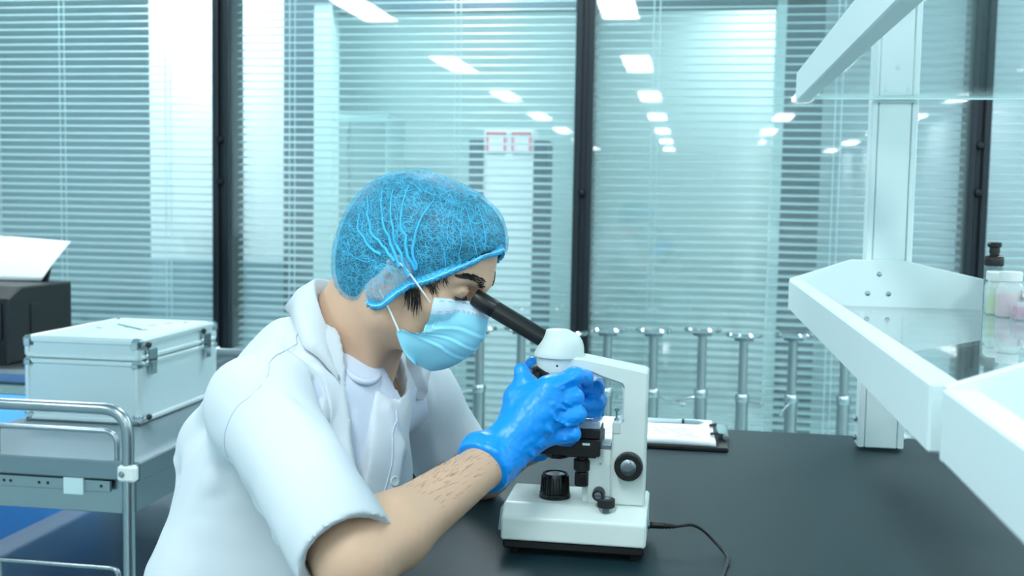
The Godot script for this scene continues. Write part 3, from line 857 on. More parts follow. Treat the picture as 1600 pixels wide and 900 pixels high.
	obj("chrome_ring", lathe(begin(), nx, [Vector2(0.0325, -0.002), Vector2(0.0352, -0.0015), Vector2(0.0356, 0.0005), Vector2(0.0352, 0.0025), Vector2(0.0335, 0.003)], 40), M.chrome, np)
	for k in 3:
		var b := nx.basis * Basis(Vector3.UP, TAU * k / 3.0) * Basis(Vector3(0, 0, 1), deg_to_rad(24))
		var o := Transform3D(b, nx * (Basis(Vector3.UP, TAU * k / 3.0) * Vector3(-0.018, -0.008, 0)))
		o = Transform3D(Basis(b.x, -b.y, -b.z), o.origin)
		var oj := obj("objective", lathe(begin(), o, [Vector2(0.0085, 0), Vector2(0.0085, 0.006), Vector2(0.0095, 0.0065), Vector2(0.0095, 0.018), Vector2(0.0082, 0.020), Vector2(0.0060, 0.027), Vector2(0.003, 0.029), Vector2(0, 0.029)], 24), M.white_plastic, t)
		obj("objective_collar", lathe(begin(), o, [Vector2(0.0088, 0), Vector2(0.0102, 0.0005), Vector2(0.0102, 0.0045), Vector2(0.0088, 0.005)], 24), M.chrome, oj)
	# plug and cord
	obj("power_socket", lathe(begin(), T(Vector3(0.0915, 0.0345, 0), Vector3(0, 0, -90)), [Vector2(0.006, 0), Vector2(0.006, 0.0035), Vector2(0, 0.0035)], 20), M.screw, t)
	var cord := obj("power_cord", tube(begin(), spline([Vector3(0.128, 0.0345, 0), Vector3(0.138, 0.036, -0.001), Vector3(0.150, 0.0365, -0.004), Vector3(0.163, 0.030, -0.008), Vector3(0.177, 0.017, -0.010), Vector3(0.190, 0.006, 0.0), Vector3(0.196, 0.0035, 0.025), Vector3(0.190, 0.0022, 0.07), Vector3(0.186, 0.0022, 0.105), Vector3(0.187, 0.0022, 0.16), Vector3(0.20, 0.0022, 0.30), Vector3(0.25, 0.0022, 0.42)], 8), 0.0021, 10), M.black_plastic, t)
	obj("plug", lathe(begin(), T(Vector3(0.095, 0.0345, 0), Vector3(0, 0, -90)), [Vector2(0, 0), Vector2(0.0042, 0.0), Vector2(0.0046, 0.002), Vector2(0.0043, 0.018), Vector2(0.0036, 0.0185), Vector2(0.0036, 0.020), Vector2(0.0042, 0.0205), Vector2(0.0042, 0.0225), Vector2(0.0034, 0.023), Vector2(0.0034, 0.0245), Vector2(0.0040, 0.025), Vector2(0.0038, 0.027), Vector2(0.0030, 0.0275), Vector2(0.0030, 0.029), Vector2(0.0034, 0.0295), Vector2(0.0022, 0.034), Vector2(0, 0.034)], 20), M.black_plastic, cord)

func clipboard() -> void:
	var t := thing("clipboard", "black clipboard lying on the far edge of the bench right of the microscope", "clipboard", Vector3(-0.08, 0.75, -2.122))
	obj("board", box(begin(), T(Vector3(0, 0.004, 0)), Vector3(0.326, 0.008, 0.21), 0.002), M.black_plastic, t)
	var cl := obj("clip", box(begin(), T(Vector3(0.153, 0.019, -0.012), Vector3(0, 0, -8)), Vector3(0.020, 0.0035, 0.09), 0.0012), M.chrome, t)
	for zz in [-0.055, 0.030]:
		obj("clip_jaw", box(begin(), T(Vector3(0.138, 0.0195, zz), Vector3(0, 0, 12)), Vector3(0.016, 0.0035, 0.014), 0.0012), M.black_plastic, cl)
	var roll := begin()
	rod(roll, Vector3(0.160, 0.014, -0.07), Vector3(0.160, 0.014, 0.045), 0.0055, 12, 0.001)
	obj("clip_spring", roll, M.steel, cl)
	var p := thing("paper_form", "white printed form clipped on the black clipboard", "paper", Vector3(-0.09, 0.7582, -2.124))
	var rows := []
	for lay in [0, 1]:
		for i in 13:
			var f := (i if lay == 0 else 12 - i) / 12.0
			var zz := lerpf(-0.104, 0.098, f)
			var row := []
			for k in 25:
				var g := k / 24.0
				var y := 0.0058 + 0.0012 * sin(g * 9.0 + f * 2.0) + 0.0035 * pow(absf(f - 0.5) * 2.0, 3.0) * (0.3 + 0.7 * g)
				row.append(Vector3(lerpf(-0.15, 0.146 + 0.004 * f, g), y if lay == 0 else 0.0002, zz))
			rows.append(row)
	rows.append(rows[0])
	obj("sheet", grid(begin(), rows), M.paper, p)
	var ink := begin()
	for i in 7:
		var zz := -0.02 + i * 0.015
		var x := -0.13
		while x < 0.10:
			var w := rng.randf_range(0.006, 0.028)
			box(ink, T(Vector3(x + w / 2, 0.0062 + 0.0012 * sin(((x + 0.15) / 0.296) * 9.0 + 1.2), zz)), Vector3(w, 0.0006, 0.0022))
			x += w + rng.randf_range(0.004, 0.02)
	obj("print", ink, M.faint_ink, p)
	var pn := thing("pen", "clear barrelled pen with black tip lying across the printed form", "pen", Vector3(-0.02, 0.7675, -2.195), deg_to_rad(-2))
	obj("barrel", rod(begin(), Vector3(-0.085, 0.002, 0), Vector3(0.018, 0.002, 0), 0.0042, 16, 0.001), M.pen_body, pn)
	obj("grip", lathe(begin(), T(Vector3(0.018, 0.002, 0), Vector3(0, 0, -90)), [Vector2(0, 0), Vector2(0.0047, 0), Vector2(0.0047, 0.004), Vector2(0.0043, 0.0045), Vector2(0.0043, 0.028), Vector2(0.0012, 0.040), Vector2(0, 0.041)], 16), M.far_grey, pn)
	obj("collar", rod(begin(), Vector3(0.016, 0.002, 0), Vector3(0.021, 0.002, 0), 0.0050, 16), M.black_plastic, pn)
	obj("tip", lathe(begin(), T(Vector3(0.046, 0.002, 0), Vector3(0, 0, -90)), [Vector2(0, 0), Vector2(0.0042, 0), Vector2(0.0012, 0.012), Vector2(0, 0.014)], 12), M.black_plastic, pn)

func bottle(label: String, at: Vector3, r: float, h: float, liquid: Color, fill: float) -> void:
	var t := thing("reagent_bottle", label, "bottle", at, 0.0, "translucent bottles with white caps on the rack shelf")
	var nk := r * 0.72
	obj("body", lathe(begin(), T(), [Vector2(0, 0), Vector2(r - 0.002, 0), Vector2(r, 0.002), Vector2(r, h * 0.62), Vector2(r * 0.93, h * 0.70), Vector2(nk, h * 0.76), Vector2(nk, h * 0.80)], 32), M.frosted, t)
	var m := mat(liquid, 0.25)
	obj("liquid", lathe(begin(), T(), [Vector2(0, 0.0015), Vector2(r - 0.0022, 0.0015), Vector2(r - 0.0012, 0.003), Vector2(r - 0.0012, fill), Vector2(0, fill)], 32), m, t)
	obj("cap", lathe(begin(), T(), [Vector2(nk + 0.001, h * 0.79), Vector2(nk + 0.0025, h * 0.795), Vector2(nk + 0.0025, h - 0.0015), Vector2(nk + 0.001, h), Vector2(0, h)], 32), M.white_plastic, t)

func bottles() -> void:
	var y := 1.0232
	var t := thing("pump_bottle", "slim grey bottle with a black pump top, tallest on the reagent rack shelf", "bottle", Vector3(0.5415, y, -2.066))
	obj("body", lathe(begin(), T(), [Vector2(0, 0), Vector2(0.0145, 0), Vector2(0.016, 0.0015), Vector2(0.016, 0.078), Vector2(0.0145, 0.082), Vector2(0.011, 0.0835)], 32), M.smoke, t)
	obj("collar", lathe(begin(), T(), [Vector2(0, 0.082), Vector2(0.0162, 0.082), Vector2(0.0168, 0.083), Vector2(0.0168, 0.094), Vector2(0.0155, 0.097), Vector2(0.0165, 0.0985), Vector2(0.0120, 0.100), Vector2(0.0080, 0.1005), Vector2(0.0080, 0.106), Vector2(0, 0.106)], 32), M.black_plastic, t)
	var pm := obj("pump_head", lathe(begin(), T(), [Vector2(0, 0.105), Vector2(0.0095, 0.105), Vector2(0.0085, 0.114), Vector2(0.0115, 0.116), Vector2(0.0115, 0.1225), Vector2(0.0100, 0.124), Vector2(0, 0.124)], 28), M.black_plastic, t)
	obj("spout", rod(begin(), Vector3(-0.004, 0.119, 0.002), Vector3(-0.013, 0.119, 0.006), 0.0035, 12, 0.001), M.black_plastic, pm)
	bottle("white capped bottle with blue liquid, farthest beside the end plate", Vector3(0.534, y, -2.032), 0.0150, 0.074, Color(0.42, 0.80, 0.92), 0.030)
	bottle("white capped bottle with yellow green liquid between the blue and the pink one", Vector3(0.530, y, -1.999), 0.0165, 0.074, Color(0.80, 0.90, 0.45), 0.036)
	bottle("white capped bottle with pink liquid, nearest of the three small bottles", Vector3(0.541, y, -1.957), 0.0220, 0.078, Color(0.93, 0.68, 0.74), 0.040)
	var j := thing("granule_box", "clear box of bright pink granules in front of the pink bottle", "box", Vector3(0.566, y, -1.912))
	obj("box_wall", box(begin(), T(Vector3(0, 0.0155, 0)), Vector3(0.064, 0.031, 0.034), 0.002), M.clear_plastic, j)
	obj("lid", box(begin(), T(Vector3(0.004, 0.041, -0.03)), Vector3(0.03, 0.016, 0.02), 0.003), M.white_plastic, j)
	var g := begin()
	for k in 420:
		var p := Vector3(rng.randf_range(-0.029, 0.029), rng.randf_range(0.003, 0.021), rng.randf_range(-0.014, 0.014))
		box(g, T(p, Vector3(rng.randf() * 360, rng.randf() * 360, 0)), Vector3(0.0036, 0.0030, 0.0032), 0.0007)
	var go := obj("granules", g, M.pink_grain, j)
	go.set_meta("kind", "stuff")

# ---------------------------------------------------------------- distance-field bodies
class Blob:
	var kind := PackedInt32Array()      # 0 tapered capsule, 1 ellipsoid, 2 half-space, 3 shell
	var cut := PackedInt32Array()
	var pa := PackedVector3Array()
	var ba := PackedVector3Array()
	var il := PackedFloat32Array()
	var r1 := PackedFloat32Array()
	var dr := PackedFloat32Array()
	var kk := PackedFloat32Array()
	var inv := []
	var rad := PackedVector3Array()
	var ra := PackedVector3Array()      # ridges
	var rb := PackedVector3Array()
	var rh := PackedFloat32Array()
	var rw := PackedFloat32Array()
	var noise: FastNoiseLite = null
	var amp := 0.0
	var all := PackedInt32Array()
	var all_r := PackedInt32Array()

	func _put(kd: int, ct: bool, a: Vector3, b: Vector3, x: float, y: float, k: float, bs: Basis, r: Vector3) -> void:
		kind.append(kd)
		cut.append(1 if ct else 0)
		pa.append(a)
		ba.append(b - a)
		il.append(1.0 / maxf((b - a).length_squared(), 1e-12))
		r1.append(x)
		dr.append(y - x)
		kk.append(maxf(k, 1e-5))
		inv.append(bs.transposed())
		rad.append(r)
		all.append(all.size())

	func cone(a: Vector3, b: Vector3, x: float, y: float, k := 0.02, ct := false) -> void:
		_put(0, ct, a, b, x, y, k, Basis.IDENTITY, Vector3.ONE)

	func ell(c: Vector3, r: Vector3, k := 0.02, bs := Basis.IDENTITY, ct := false) -> void:
		_put(1, ct, c, c, 0, 0, k, bs, r)

	func plane_cut(c: Vector3, n: Vector3, k := 0.001) -> void:   # removes the side that n points to
		_put(2, true, c, c + n.normalized(), 0, 0, k, Basis.IDENTITY, Vector3.ONE)

	func wedge_cut(c: Vector3, n1: Vector3, n2: Vector3, n3: Vector3, off: Vector3, k := 0.002) -> void:   # removes what lies inside three planes
		_put(4, true, c, c, 0, 0, k, Basis(n1.normalized(), n2.normalized(), n3.normalized()), off)

	func shell(t: float) -> void:
		_put(3, false, Vector3.ZERO, Vector3.ZERO, t, t, 0.001, Basis.IDENTITY, Vector3.ONE)

	func ridge(a: Vector3, b: Vector3, h: float, w: float) -> void:
		ra.append(a)
		rb.append(b)
		rh.append(h)
		rw.append(w)
		all_r.append(all_r.size())

	func crease(pts: Array, h: float, w: float) -> void:
		for i in pts.size() - 1:
			ridge(pts[i], pts[i + 1], h, w)

	func one(i: int, p: Vector3) -> float:
		var q := p - pa[i]
		match kind[i]:
			0:
				var t := clampf(q.dot(ba[i]) * il[i], 0.0, 1.0)
				return (q - ba[i] * t).length() - r1[i] - dr[i] * t
			1:
				q = inv[i] * q
				var r := rad[i]
				var k0 := (q / r).length()
				var k1 := (q / (r * r)).length()
				return k0 * (k0 - 1.0) / maxf(k1, 1e-9)
			2:
				return -q.dot(ba[i])
			4:
				q = inv[i] * q - rad[i]
				return maxf(q.x, maxf(q.y, q.z))
		return 0.0

	func dist(p: Vector3, act: PackedInt32Array, act_r: PackedInt32Array) -> float:
		var d := 1e3
		for i in act:
			if kind[i] == 3:
				d = maxf(d, -(d + r1[i]))
				continue
			if kind[i] == 2:
				d = maxf(d, -one(i, p))
				continue
			var e := one(i, p)
			var k := kk[i]
			if cut[i] == 1:
				var h := maxf(k - absf(d + e), 0.0) / k
				d = maxf(d, -e) + h * h * k * 0.25
			else:
				var h := maxf(k - absf(d - e), 0.0) / k
				d = minf(d, e) - h * h * k * 0.25
		for i in act_r:
			var s := rb[i] - ra[i]
			var q := p - ra[i]
			var t := clampf(q.dot(s) / maxf(s.length_squared(), 1e-12), 0.0, 1.0)
			var x := (q - s * t).length() / rw[i]
			if x < 1.0:
				x = 1.0 - x * x
				d -= rh[i] * x * x
		if noise:
			d -= amp * noise.get_noise_3dv(p)
		return d

func nets(bl: Blob, lo: Vector3, hi: Vector3, cell: float, out: Dictionary, xf := Transform3D()) -> void:
	# surface nets on a grid, visiting only the blocks near the surface; appends to out.v, out.i
	var BS := 6
	var nb := Vector3i(((hi - lo) / (cell * BS)).ceil())
	var nx := nb.x * BS + 1
	var ny := nb.y * BS + 1
	var nz := nb.z * BS + 1
	var g := PackedFloat32Array()
	g.resize(nx * ny * nz)
	g.fill(1e6)
	var half := cell * BS * 0.5
	var reach := half * 1.7321 + cell
	var sy := nx
	var sz := nx * ny
	var blocks := []
	for bz in nb.z:
		for by in nb.y:
			for bx_ in nb.x:
				var c := lo + Vector3(bx_, by, bz) * (cell * BS) + Vector3.ONE * half
				var d := bl.dist(c, bl.all, bl.all_r)
				var has_shell := false
				var dmin := 1e3
				for i in bl.all:
					if bl.kind[i] == 3:
						has_shell = true
					elif bl.cut[i] == 0:
						dmin = minf(dmin, bl.one(i, c))
				if absf(d) > reach * 1.3 + 0.012:
					continue
				var act := PackedInt32Array()
				for i in bl.all:
					var kd := bl.kind[i]
					if kd == 3:
						act.append(i)
					elif bl.cut[i] == 1:
						if bl.one(i, c) < reach * 1.2 + bl.kk[i]:
							act.append(i)
					elif bl.one(i, c) < dmin + 2.0 * reach + bl.kk[i]:
						act.append(i)
				var act_r := PackedInt32Array()
				for i in bl.all_r:
					var s := bl.rb[i] - bl.ra[i]
					var q := c - bl.ra[i]
					var t := clampf(q.dot(s) / maxf(s.length_squared(), 1e-12), 0.0, 1.0)
					if (q - s * t).length() < reach + bl.rw[i]:
						act_r.append(i)
				blocks.append(Vector3i(bx_, by, bz) * BS)
				for z in range(bz * BS, bz * BS + BS + 1):
					for y in range(by * BS, by * BS + BS + 1):
						var at := z * sz + y * sy + bx_ * BS
						for x in BS + 1:
							if g[at + x] > 1e5:
								g[at + x] = bl.dist(lo + Vector3(bx_ * BS + x, y, z) * cell, act, act_r)
	var index := {}
	var base: int = out.v.size()
	var offs := [0, 1, sy, sy + 1, sz, sz + 1, sz + sy, sz + sy + 1]
	var corner := [Vector3(0, 0, 0), Vector3(1, 0, 0), Vector3(0, 1, 0), Vector3(1, 1, 0), Vector3(0, 0, 1), Vector3(1, 0, 1), Vector3(0, 1, 1), Vector3(1, 1, 1)]
	var edges := [[0, 1], [2, 3], [4, 5], [6, 7], [0, 2], [1, 3], [4, 6], [5, 7], [0, 4], [1, 5], [2, 6], [3, 7]]
	var verts := PackedVector3Array()
	var val := PackedFloat32Array()
	val.resize(8)
	for b in blocks:
		for z in range(b.z, b.z + BS):
			for y in range(b.y, b.y + BS):
				for x in range(b.x, b.x + BS):
					var at: int = z * sz + y * sy + x
					var neg := 0
					for k in 8:
						val[k] = g[at + offs[k]]
						if val[k] < 0.0:
							neg += 1
					if neg == 0 or neg == 8:
						continue
					var s := Vector3.ZERO
					var n := 0
					for e in edges:
						var u: float = val[e[0]]
						var w: float = val[e[1]]
						if (u < 0.0) != (w < 0.0):
							s += corner[e[0]].lerp(corner[e[1]], u / (u - w))
							n += 1
					index[at] = verts.size()
					verts.append(lo + (Vector3(x, y, z) + s / n) * cell)
	var idx := PackedInt32Array()
	for at in index:
		var v0: float = g[at]
		var a: int = index[at]
		for ax in 3:
			var st: int = [1, sy, sz][ax]
			var s1: int = [sy, sz, 1][ax]
			var s2: int = [sz, 1, sy][ax]
			var v1: float = g[at + st]
			if v1 > 1e5 or (v0 < 0.0) == (v1 < 0.0):
				continue
			if not (index.has(at - s1) and index.has(at - s2) and index.has(at - s1 - s2)):
				continue
			var p: int = index[at - s1]
			var q: int = index[at - s1 - s2]
			var r: int = index[at - s2]
			if v0 < 0.0:
				idx.append_array([a, q, p, a, r, q])
			else:
				idx.append_array([a, p, q, a, q, r])
	for i in idx.size():
		out.i.append(idx[i] + base)
	for v in verts:
		out.v.append(xf * v)

func fresh() -> Dictionary:
	return {"v": PackedVector3Array(), "i": PackedInt32Array()}

func meshed(o: Dictionary) -> ArrayMesh:
	var v: PackedVector3Array = o.v
	var ix: PackedInt32Array = o.i
	var n := PackedVector3Array()
	n.resize(v.size())
	for t in range(0, ix.size(), 3):
		var a := v[ix[t]]
		var c := (v[ix[t + 2]] - a).cross(v[ix[t + 1]] - a)
		n[ix[t]] += c
		n[ix[t + 1]] += c
		n[ix[t + 2]] += c
	for k in n.size():
		n[k] = n[k].normalized()
	var arr := []
	arr.resize(Mesh.ARRAY_MAX)
	arr[Mesh.ARRAY_VERTEX] = v
	arr[Mesh.ARRAY_NORMAL] = n
	arr[Mesh.ARRAY_INDEX] = ix
	var m := ArrayMesh.new()
	m.add_surface_from_arrays(Mesh.PRIMITIVE_TRIANGLES, arr)
	return m

# ---------------------------------------------------------------- the man at the microscope
func net_texture() -> ImageTexture:
	var s := 512
	var im := Image.create(s, s, false, Image.FORMAT_RGBA8)
	im.fill(Color(1, 1, 1, 0.22))
	var r := RandomNumberGenerator.new()
	r.seed = 11
	for k in 620:
		var p := Vector2(r.randf() * s, r.randf() * s)
		var a := r.randf() * TAU
		var bend := r.randf_range(-0.035, 0.035)
		var strong := r.randf_range(0.45, 1.0)
		for j in r.randi_range(50, 150):
			p += Vector2(cos(a), sin(a))
			a += bend + r.randf_range(-0.05, 0.05)
			for q in [Vector2.ZERO, Vector2(1, 0), Vector2(0, 1)]:
				var x := posmod(int(p.x + q.x), s)
				var y := posmod(int(p.y + q.y), s)
				var c := im.get_pixel(x, y)
				c.a = maxf(c.a, strong)
				im.set_pixel(x, y, c)
	return ImageTexture.create_from_image(im)

func wrinkle_tex() -> NoiseTexture2D:
	var t := noise_tex(512, 0.0045, false, 4.0, 2, 4)
	t.noise.fractal_type = FastNoiseLite.FRACTAL_RIDGED
	return t

func person() -> void:
	M.skin = mat(Color(0.84, 0.69, 0.58), 0.5)
	M.skin.subsurf_scatter_enabled = true
	M.skin.subsurf_scatter_strength = 0.08
	M.arm_hair = mat(Color(0.36, 0.29, 0.24), 0.6)
	M.hair = mat(Color(0.07, 0.065, 0.07), 0.5)
	M.coat = mat(Color(0.83, 0.86, 0.885), 0.85)
	M.shirt = mat(Color(0.80, 0.84, 0.90), 0.9)
	M.glove = mat(Color(0.03, 0.60, 0.985), 0.36)
	M.glove.heightmap_enabled = true
	M.glove.heightmap_scale = 0.11
	M.glove.heightmap_texture = wrinkle_tex()
	M.glove.uv1_triplanar = true
	M.glove.uv1_scale = Vector3.ONE * 14.0
	M.mask_blue = mat(Color(0.62, 0.92, 1.0), 0.8)
	M.mask_white = mat(Color(0.84, 0.93, 0.98), 0.8)
	M.loop = mat(Color(0.92, 0.94, 0.95), 0.8)
	M.net = mat(Color(0.33, 0.80, 0.97), 0.7)
	M.net.albedo_texture = net_texture()
	M.net.transparency = BaseMaterial3D.TRANSPARENCY_ALPHA
	M.net.uv1_triplanar = true
	M.net.uv1_scale = Vector3.ONE * 9.0
	M.net_band = mat(Color(0.28, 0.76, 0.97), 0.7)
	M.trouser = mat(Color(0.14, 0.16, 0.20), 0.9)
	M.stitch = mat(Color(0.80, 0.84, 0.90), 0.9)
	var t := thing("person", "seated man in white coat, blue hairnet, mask and gloves bending to the microscope eyepiece", "person", Vector3(-0.655, 0.0, -1.42))
	var home := Transform3D(Basis.IDENTITY, -t.position)
	var hx := Transform3D(Basis.from_euler(Vector3(0, deg_to_rad(-12.0), 0)) * Basis(Vector3(0, 0, 1), deg_to_rad(-21.0)), Vector3(-0.3660, 1.0948, -1.4468))
	var wx := home * hx
	person_body(t, home, hx)
	person_head(t, wx)
	person_clothes(t, home)
	person_gloves(t, home)
	var s := thing("round_stool", "padded stool under the seated man", "stool", Vector3(-0.665, 0, -1.42))
	obj("seat", lathe(begin(), T(), [Vector2(0, 0.36), Vector2(0.16, 0.36), Vector2(0.175, 0.375), Vector2(0.17, 0.395), Vector2(0, 0.40)], 32), M.dark_grey, s)
	obj("post", rod(begin(), Vector3(0, 0.03, 0), Vector3(0, 0.36, 0), 0.025), M.steel, s)
	obj("base", lathe(begin(), T(), [Vector2(0, 0), Vector2(0.2, 0), Vector2(0.2, 0.012), Vector2(0.03, 0.05), Vector2(0, 0.05)], 32), M.steel, s)

var HEAD: Blob = null

func person_body(t: Node3D, home: Transform3D, hx: Transform3D) -> void:
	var out := fresh()
	var inv := hx.affine_inverse()
	# head and neck, in the head's own axes: x forward, y up, z the man's right
	var b := Blob.new()
	b.ell(Vector3(-0.015, 0.052, 0), Vector3(0.098, 0.083, 0.074))
	b.ell(Vector3(0.042, 0.050, 0), Vector3(0.051, 0.055, 0.061), 0.03)
	b.ell(Vector3(0.038, -0.010, 0), Vector3(0.044, 0.060, 0.053), 0.03)
	b.ell(Vector3(0.020, -0.055, 0), Vector3(0.046, 0.036, 0.046), 0.03)
	for s in [-1, 1]:
		b.cone(Vector3(-0.004, -0.048, s * 0.052), Vector3(0.050, -0.080, s * 0.016), 0.014, 0.012, 0.03)
		b.cone(Vector3(-0.006, -0.010, s * 0.058), Vector3(-0.004, -0.048, s * 0.052), 0.016, 0.016, 0.03)
		b.ell(Vector3(0.054, -0.010, s * 0.042), Vector3(0.022, 0.014, 0.016), 0.03)
		b.cone(Vector3(0.072, 0.037, s * 0.042), Vector3(0.089, 0.033, s * 0.013), 0.009, 0.009, 0.016)
	b.ell(Vector3(0.056, -0.080, 0), Vector3(0.018, 0.013, 0.020), 0.02)
	b.cone(Vector3(0.086, 0.026, 0), Vector3(0.100, -0.020, 0), 0.0085, 0.0105, 0.014)
	b.ell(Vector3(0.100, -0.023, 0), Vector3(0.010, 0.009, 0.011), 0.008)
	for s in [-1, 1]:
		b.ell(Vector3(0.092, -0.026, s * 0.011), Vector3(0.009, 0.007, 0.007), 0.006)
	b.ell(Vector3(0.080, -0.054, 0), Vector3(0.010, 0.012, 0.020), 0.012)
	# neck
	var nb: Vector3 = inv * Vector3(-0.4952, 0.9494, -1.4750)
	b.cone(Vector3(-0.040, -0.010, 0), nb, 0.056, 0.060, 0.03)
	b.cone(Vector3(-0.052, 0.0, 0), inv * Vector3(-0.5180, 0.9754, -1.4800), 0.040, 0.055, 0.03)
	for s in [-1, 1]:
		b.cone(Vector3(-0.018, -0.025, s * 0.055), inv * (Vector3(-0.4372, 0.9460, -1.4550) + Vector3(0, 0, s * 0.018)), 0.013, 0.011, 0.035)
	b.ell(inv * Vector3(-0.4237, 0.9671, -1.4750), Vector3(0.016, 0.018, 0.014), 0.025)
	b.ell(inv * Vector3(-0.5123, 0.9034, -1.4700), Vector3(0.10, 0.07, 0.12), 0.05)
	for s in [-1, 1]:
		b.ell(Vector3(0.090, 0.017, s * 0.031), Vector3(0.016, 0.0125, 0.019), 0.014, Basis.IDENTITY, true)
		b.ell(Vector3(0.0725, 0.019, s * 0.032), Vector3(0.0145, 0.0125, 0.0165), 0.004)
		b.cone(Vector3(0.0845, 0.0225, s * 0.044), Vector3(0.0885, 0.0215, s * 0.020), 0.0016, 0.0016, 0.002)
	# ears
	for s in [-1, 1]:
		var ec := Vector3(-0.004, 0.006, s * 0.073)
		b.ell(ec, Vector3(0.0155, 0.029, 0.006), 0.010, Basis.from_euler(Vector3(0, s * 0.5, -0.25)))
		var prev := Vector3.ZERO
		for k in 15:
			var a := -0.9 + TAU * 0.80 * k / 14.0
			var p := ec + Basis.from_euler(Vector3(0, s * 0.5, -0.25)) * Vector3(-sin(a) * 0.0180 * -1.0, -cos(a) * 0.031, s * 0.0060)
			if k > 0:
				b.cone(prev, p, 0.0042, 0.0042, 0.004)
			prev = p
		b.ell(ec + Vector3(0.010, -0.029, 0.0), Vector3(0.007, 0.009, 0.005), 0.006)
		b.ell(ec + Vector3(0.003, -0.004, s * 0.008), Vector3(0.007, 0.013, 0.006), 0.004, Basis.IDENTITY, true)
	HEAD = b
	nets(b, Vector3(-0.17, -0.22, -0.13), Vector3(0.13, 0.15, 0.13), 0.0027, out, hx)
	# trunk and arms
	b = Blob.new()
	var sr := Vector3(-0.5215, 0.9400, -1.2700)
	var sl := Vector3(-0.4164, 0.9005, -1.6300)
	var er := Vector3(-0.3450, 0.8164, -1.1030)
	var wr := Vector3(-0.2326, 0.8837, -1.3100)
	var el := Vector3(-0.3353, 0.7686, -1.6500)
	var wl := Vector3(-0.2167, 0.8641, -1.5100)
	b.cone(Vector3(-0.5183, 0.9050, -1.4600), Vector3(-0.5777, 0.7064, -1.4300), 0.07, 0.08)
	b.cone(sr, sl, 0.05, 0.05, 0.05)
	b.cone(Vector3(-0.4952, 0.9494, -1.4750), Vector3(-0.5182, 0.8866, -1.4600), 0.055, 0.07, 0.05)
	b.cone(sr, er, 0.052, 0.042, 0.03)
	b.cone(er, er.lerp(wr, 0.25), 0.0405, 0.0405, 0.02)
	b.cone(er.lerp(wr, 0.25), wr, 0.0405, 0.0262, 0.02)
	b.cone(wr, wr + (wr - er).normalized() * 0.05, 0.0265, 0.024, 0.02)
	b.cone(sl, el, 0.050, 0.042, 0.03)
	b.cone(el, el.lerp(wl, 0.3), 0.042, 0.041, 0.02)
	b.cone(el.lerp(wl, 0.3), wl, 0.041, 0.027, 0.02)
	b.cone(wl, wl + (wl - el).normalized() * 0.04, 0.027, 0.024, 0.02)
	nets(b, Vector3(-0.75, 0.66, -1.75), Vector3(-0.12, 1.06, -1.0), 0.006, out)
	for i in out.v.size():
		out.v[i] = home * out.v[i]
	obj("body", meshed(out), M.skin, t)
	var ah := begin()
	var r := RandomNumberGenerator.new()
	r.seed = 17
	var axis := (wr - er).normalized()
	var upw := (Vector3(-0.2, 1, 0.5) - axis * axis.dot(Vector3(-0.2, 1, 0.5))).normalized()
	var sdw := axis.cross(upw)
	for k in 330:
		var f := r.randf_range(0.2, 0.97)
		var an := r.randf_range(-1.3, 1.2)
		var rad := lerpf(0.0405, 0.0262, clampf((f - 0.25) / 0.75, 0.0, 1.0)) - 0.0003
		var p0 := er.lerp(wr, f) + (upw * cos(an) + sdw * sin(an)) * rad
		var p1 := p0 + axis * r.randf_range(0.004, 0.012) + (upw * cos(an) + sdw * sin(an)) * 0.0012 + sdw * r.randf_range(-0.004, 0.004)
		tube(ah, [home * p0, home * p1], [0.00013, 0.00006], 3, false)
	obj("arm_hair", ah, M.arm_hair, t)
	# trousers and shoes under the bench
	b = Blob.new()
	var hp := Vector3(-0.6554, 0.5266, -1.4200)
	for s in [-1, 1]:
		var hip := hp + Vector3(0.03, 0, s * 0.085)
		var kn := Vector3(-0.24, 0.53, -1.42 + s * 0.15)
		var an := Vector3(-0.30, 0.10, -1.42 + s * 0.15)
		b.cone(hip, kn, 0.095, 0.068, 0.03)
		b.cone(kn, an, 0.066, 0.052, 0.02)
	b.ell(hp, Vector3(0.13, 0.125, 0.18), 0.04)
	b.plane_cut(Vector3(0, 0.075, 0), Vector3(0, -1, 0))
	out = fresh()
	nets(b, Vector3(-0.84, 0.04, -1.72), Vector3(-0.14, 0.70, -1.12), 0.012, out, home)
	obj("trousers", meshed(out), M.trouser, t)
	for s in [-1, 1]:
		b = Blob.new()
		b.cone(Vector3(-0.33, 0.045, -1.42 + s * 0.15), Vector3(-0.16, 0.035, -1.42 + s * 0.155), 0.042, 0.036)
		b.cone(Vector3(-0.31, 0.08, -1.42 + s * 0.15), Vector3(-0.30, 0.10, -1.42 + s * 0.15), 0.045, 0.045, 0.02)
		b.plane_cut(Vector3(0, 0.001, 0), Vector3(0, -1, 0))
		out = fresh()
		nets(b, Vector3(-0.40, -0.01, -1.42 + s * 0.15 - 0.07), Vector3(-0.10, 0.16, -1.42 + s * 0.15 + 0.07), 0.008, out, home)
		obj("shoe", meshed(out), M.black_plastic, t)

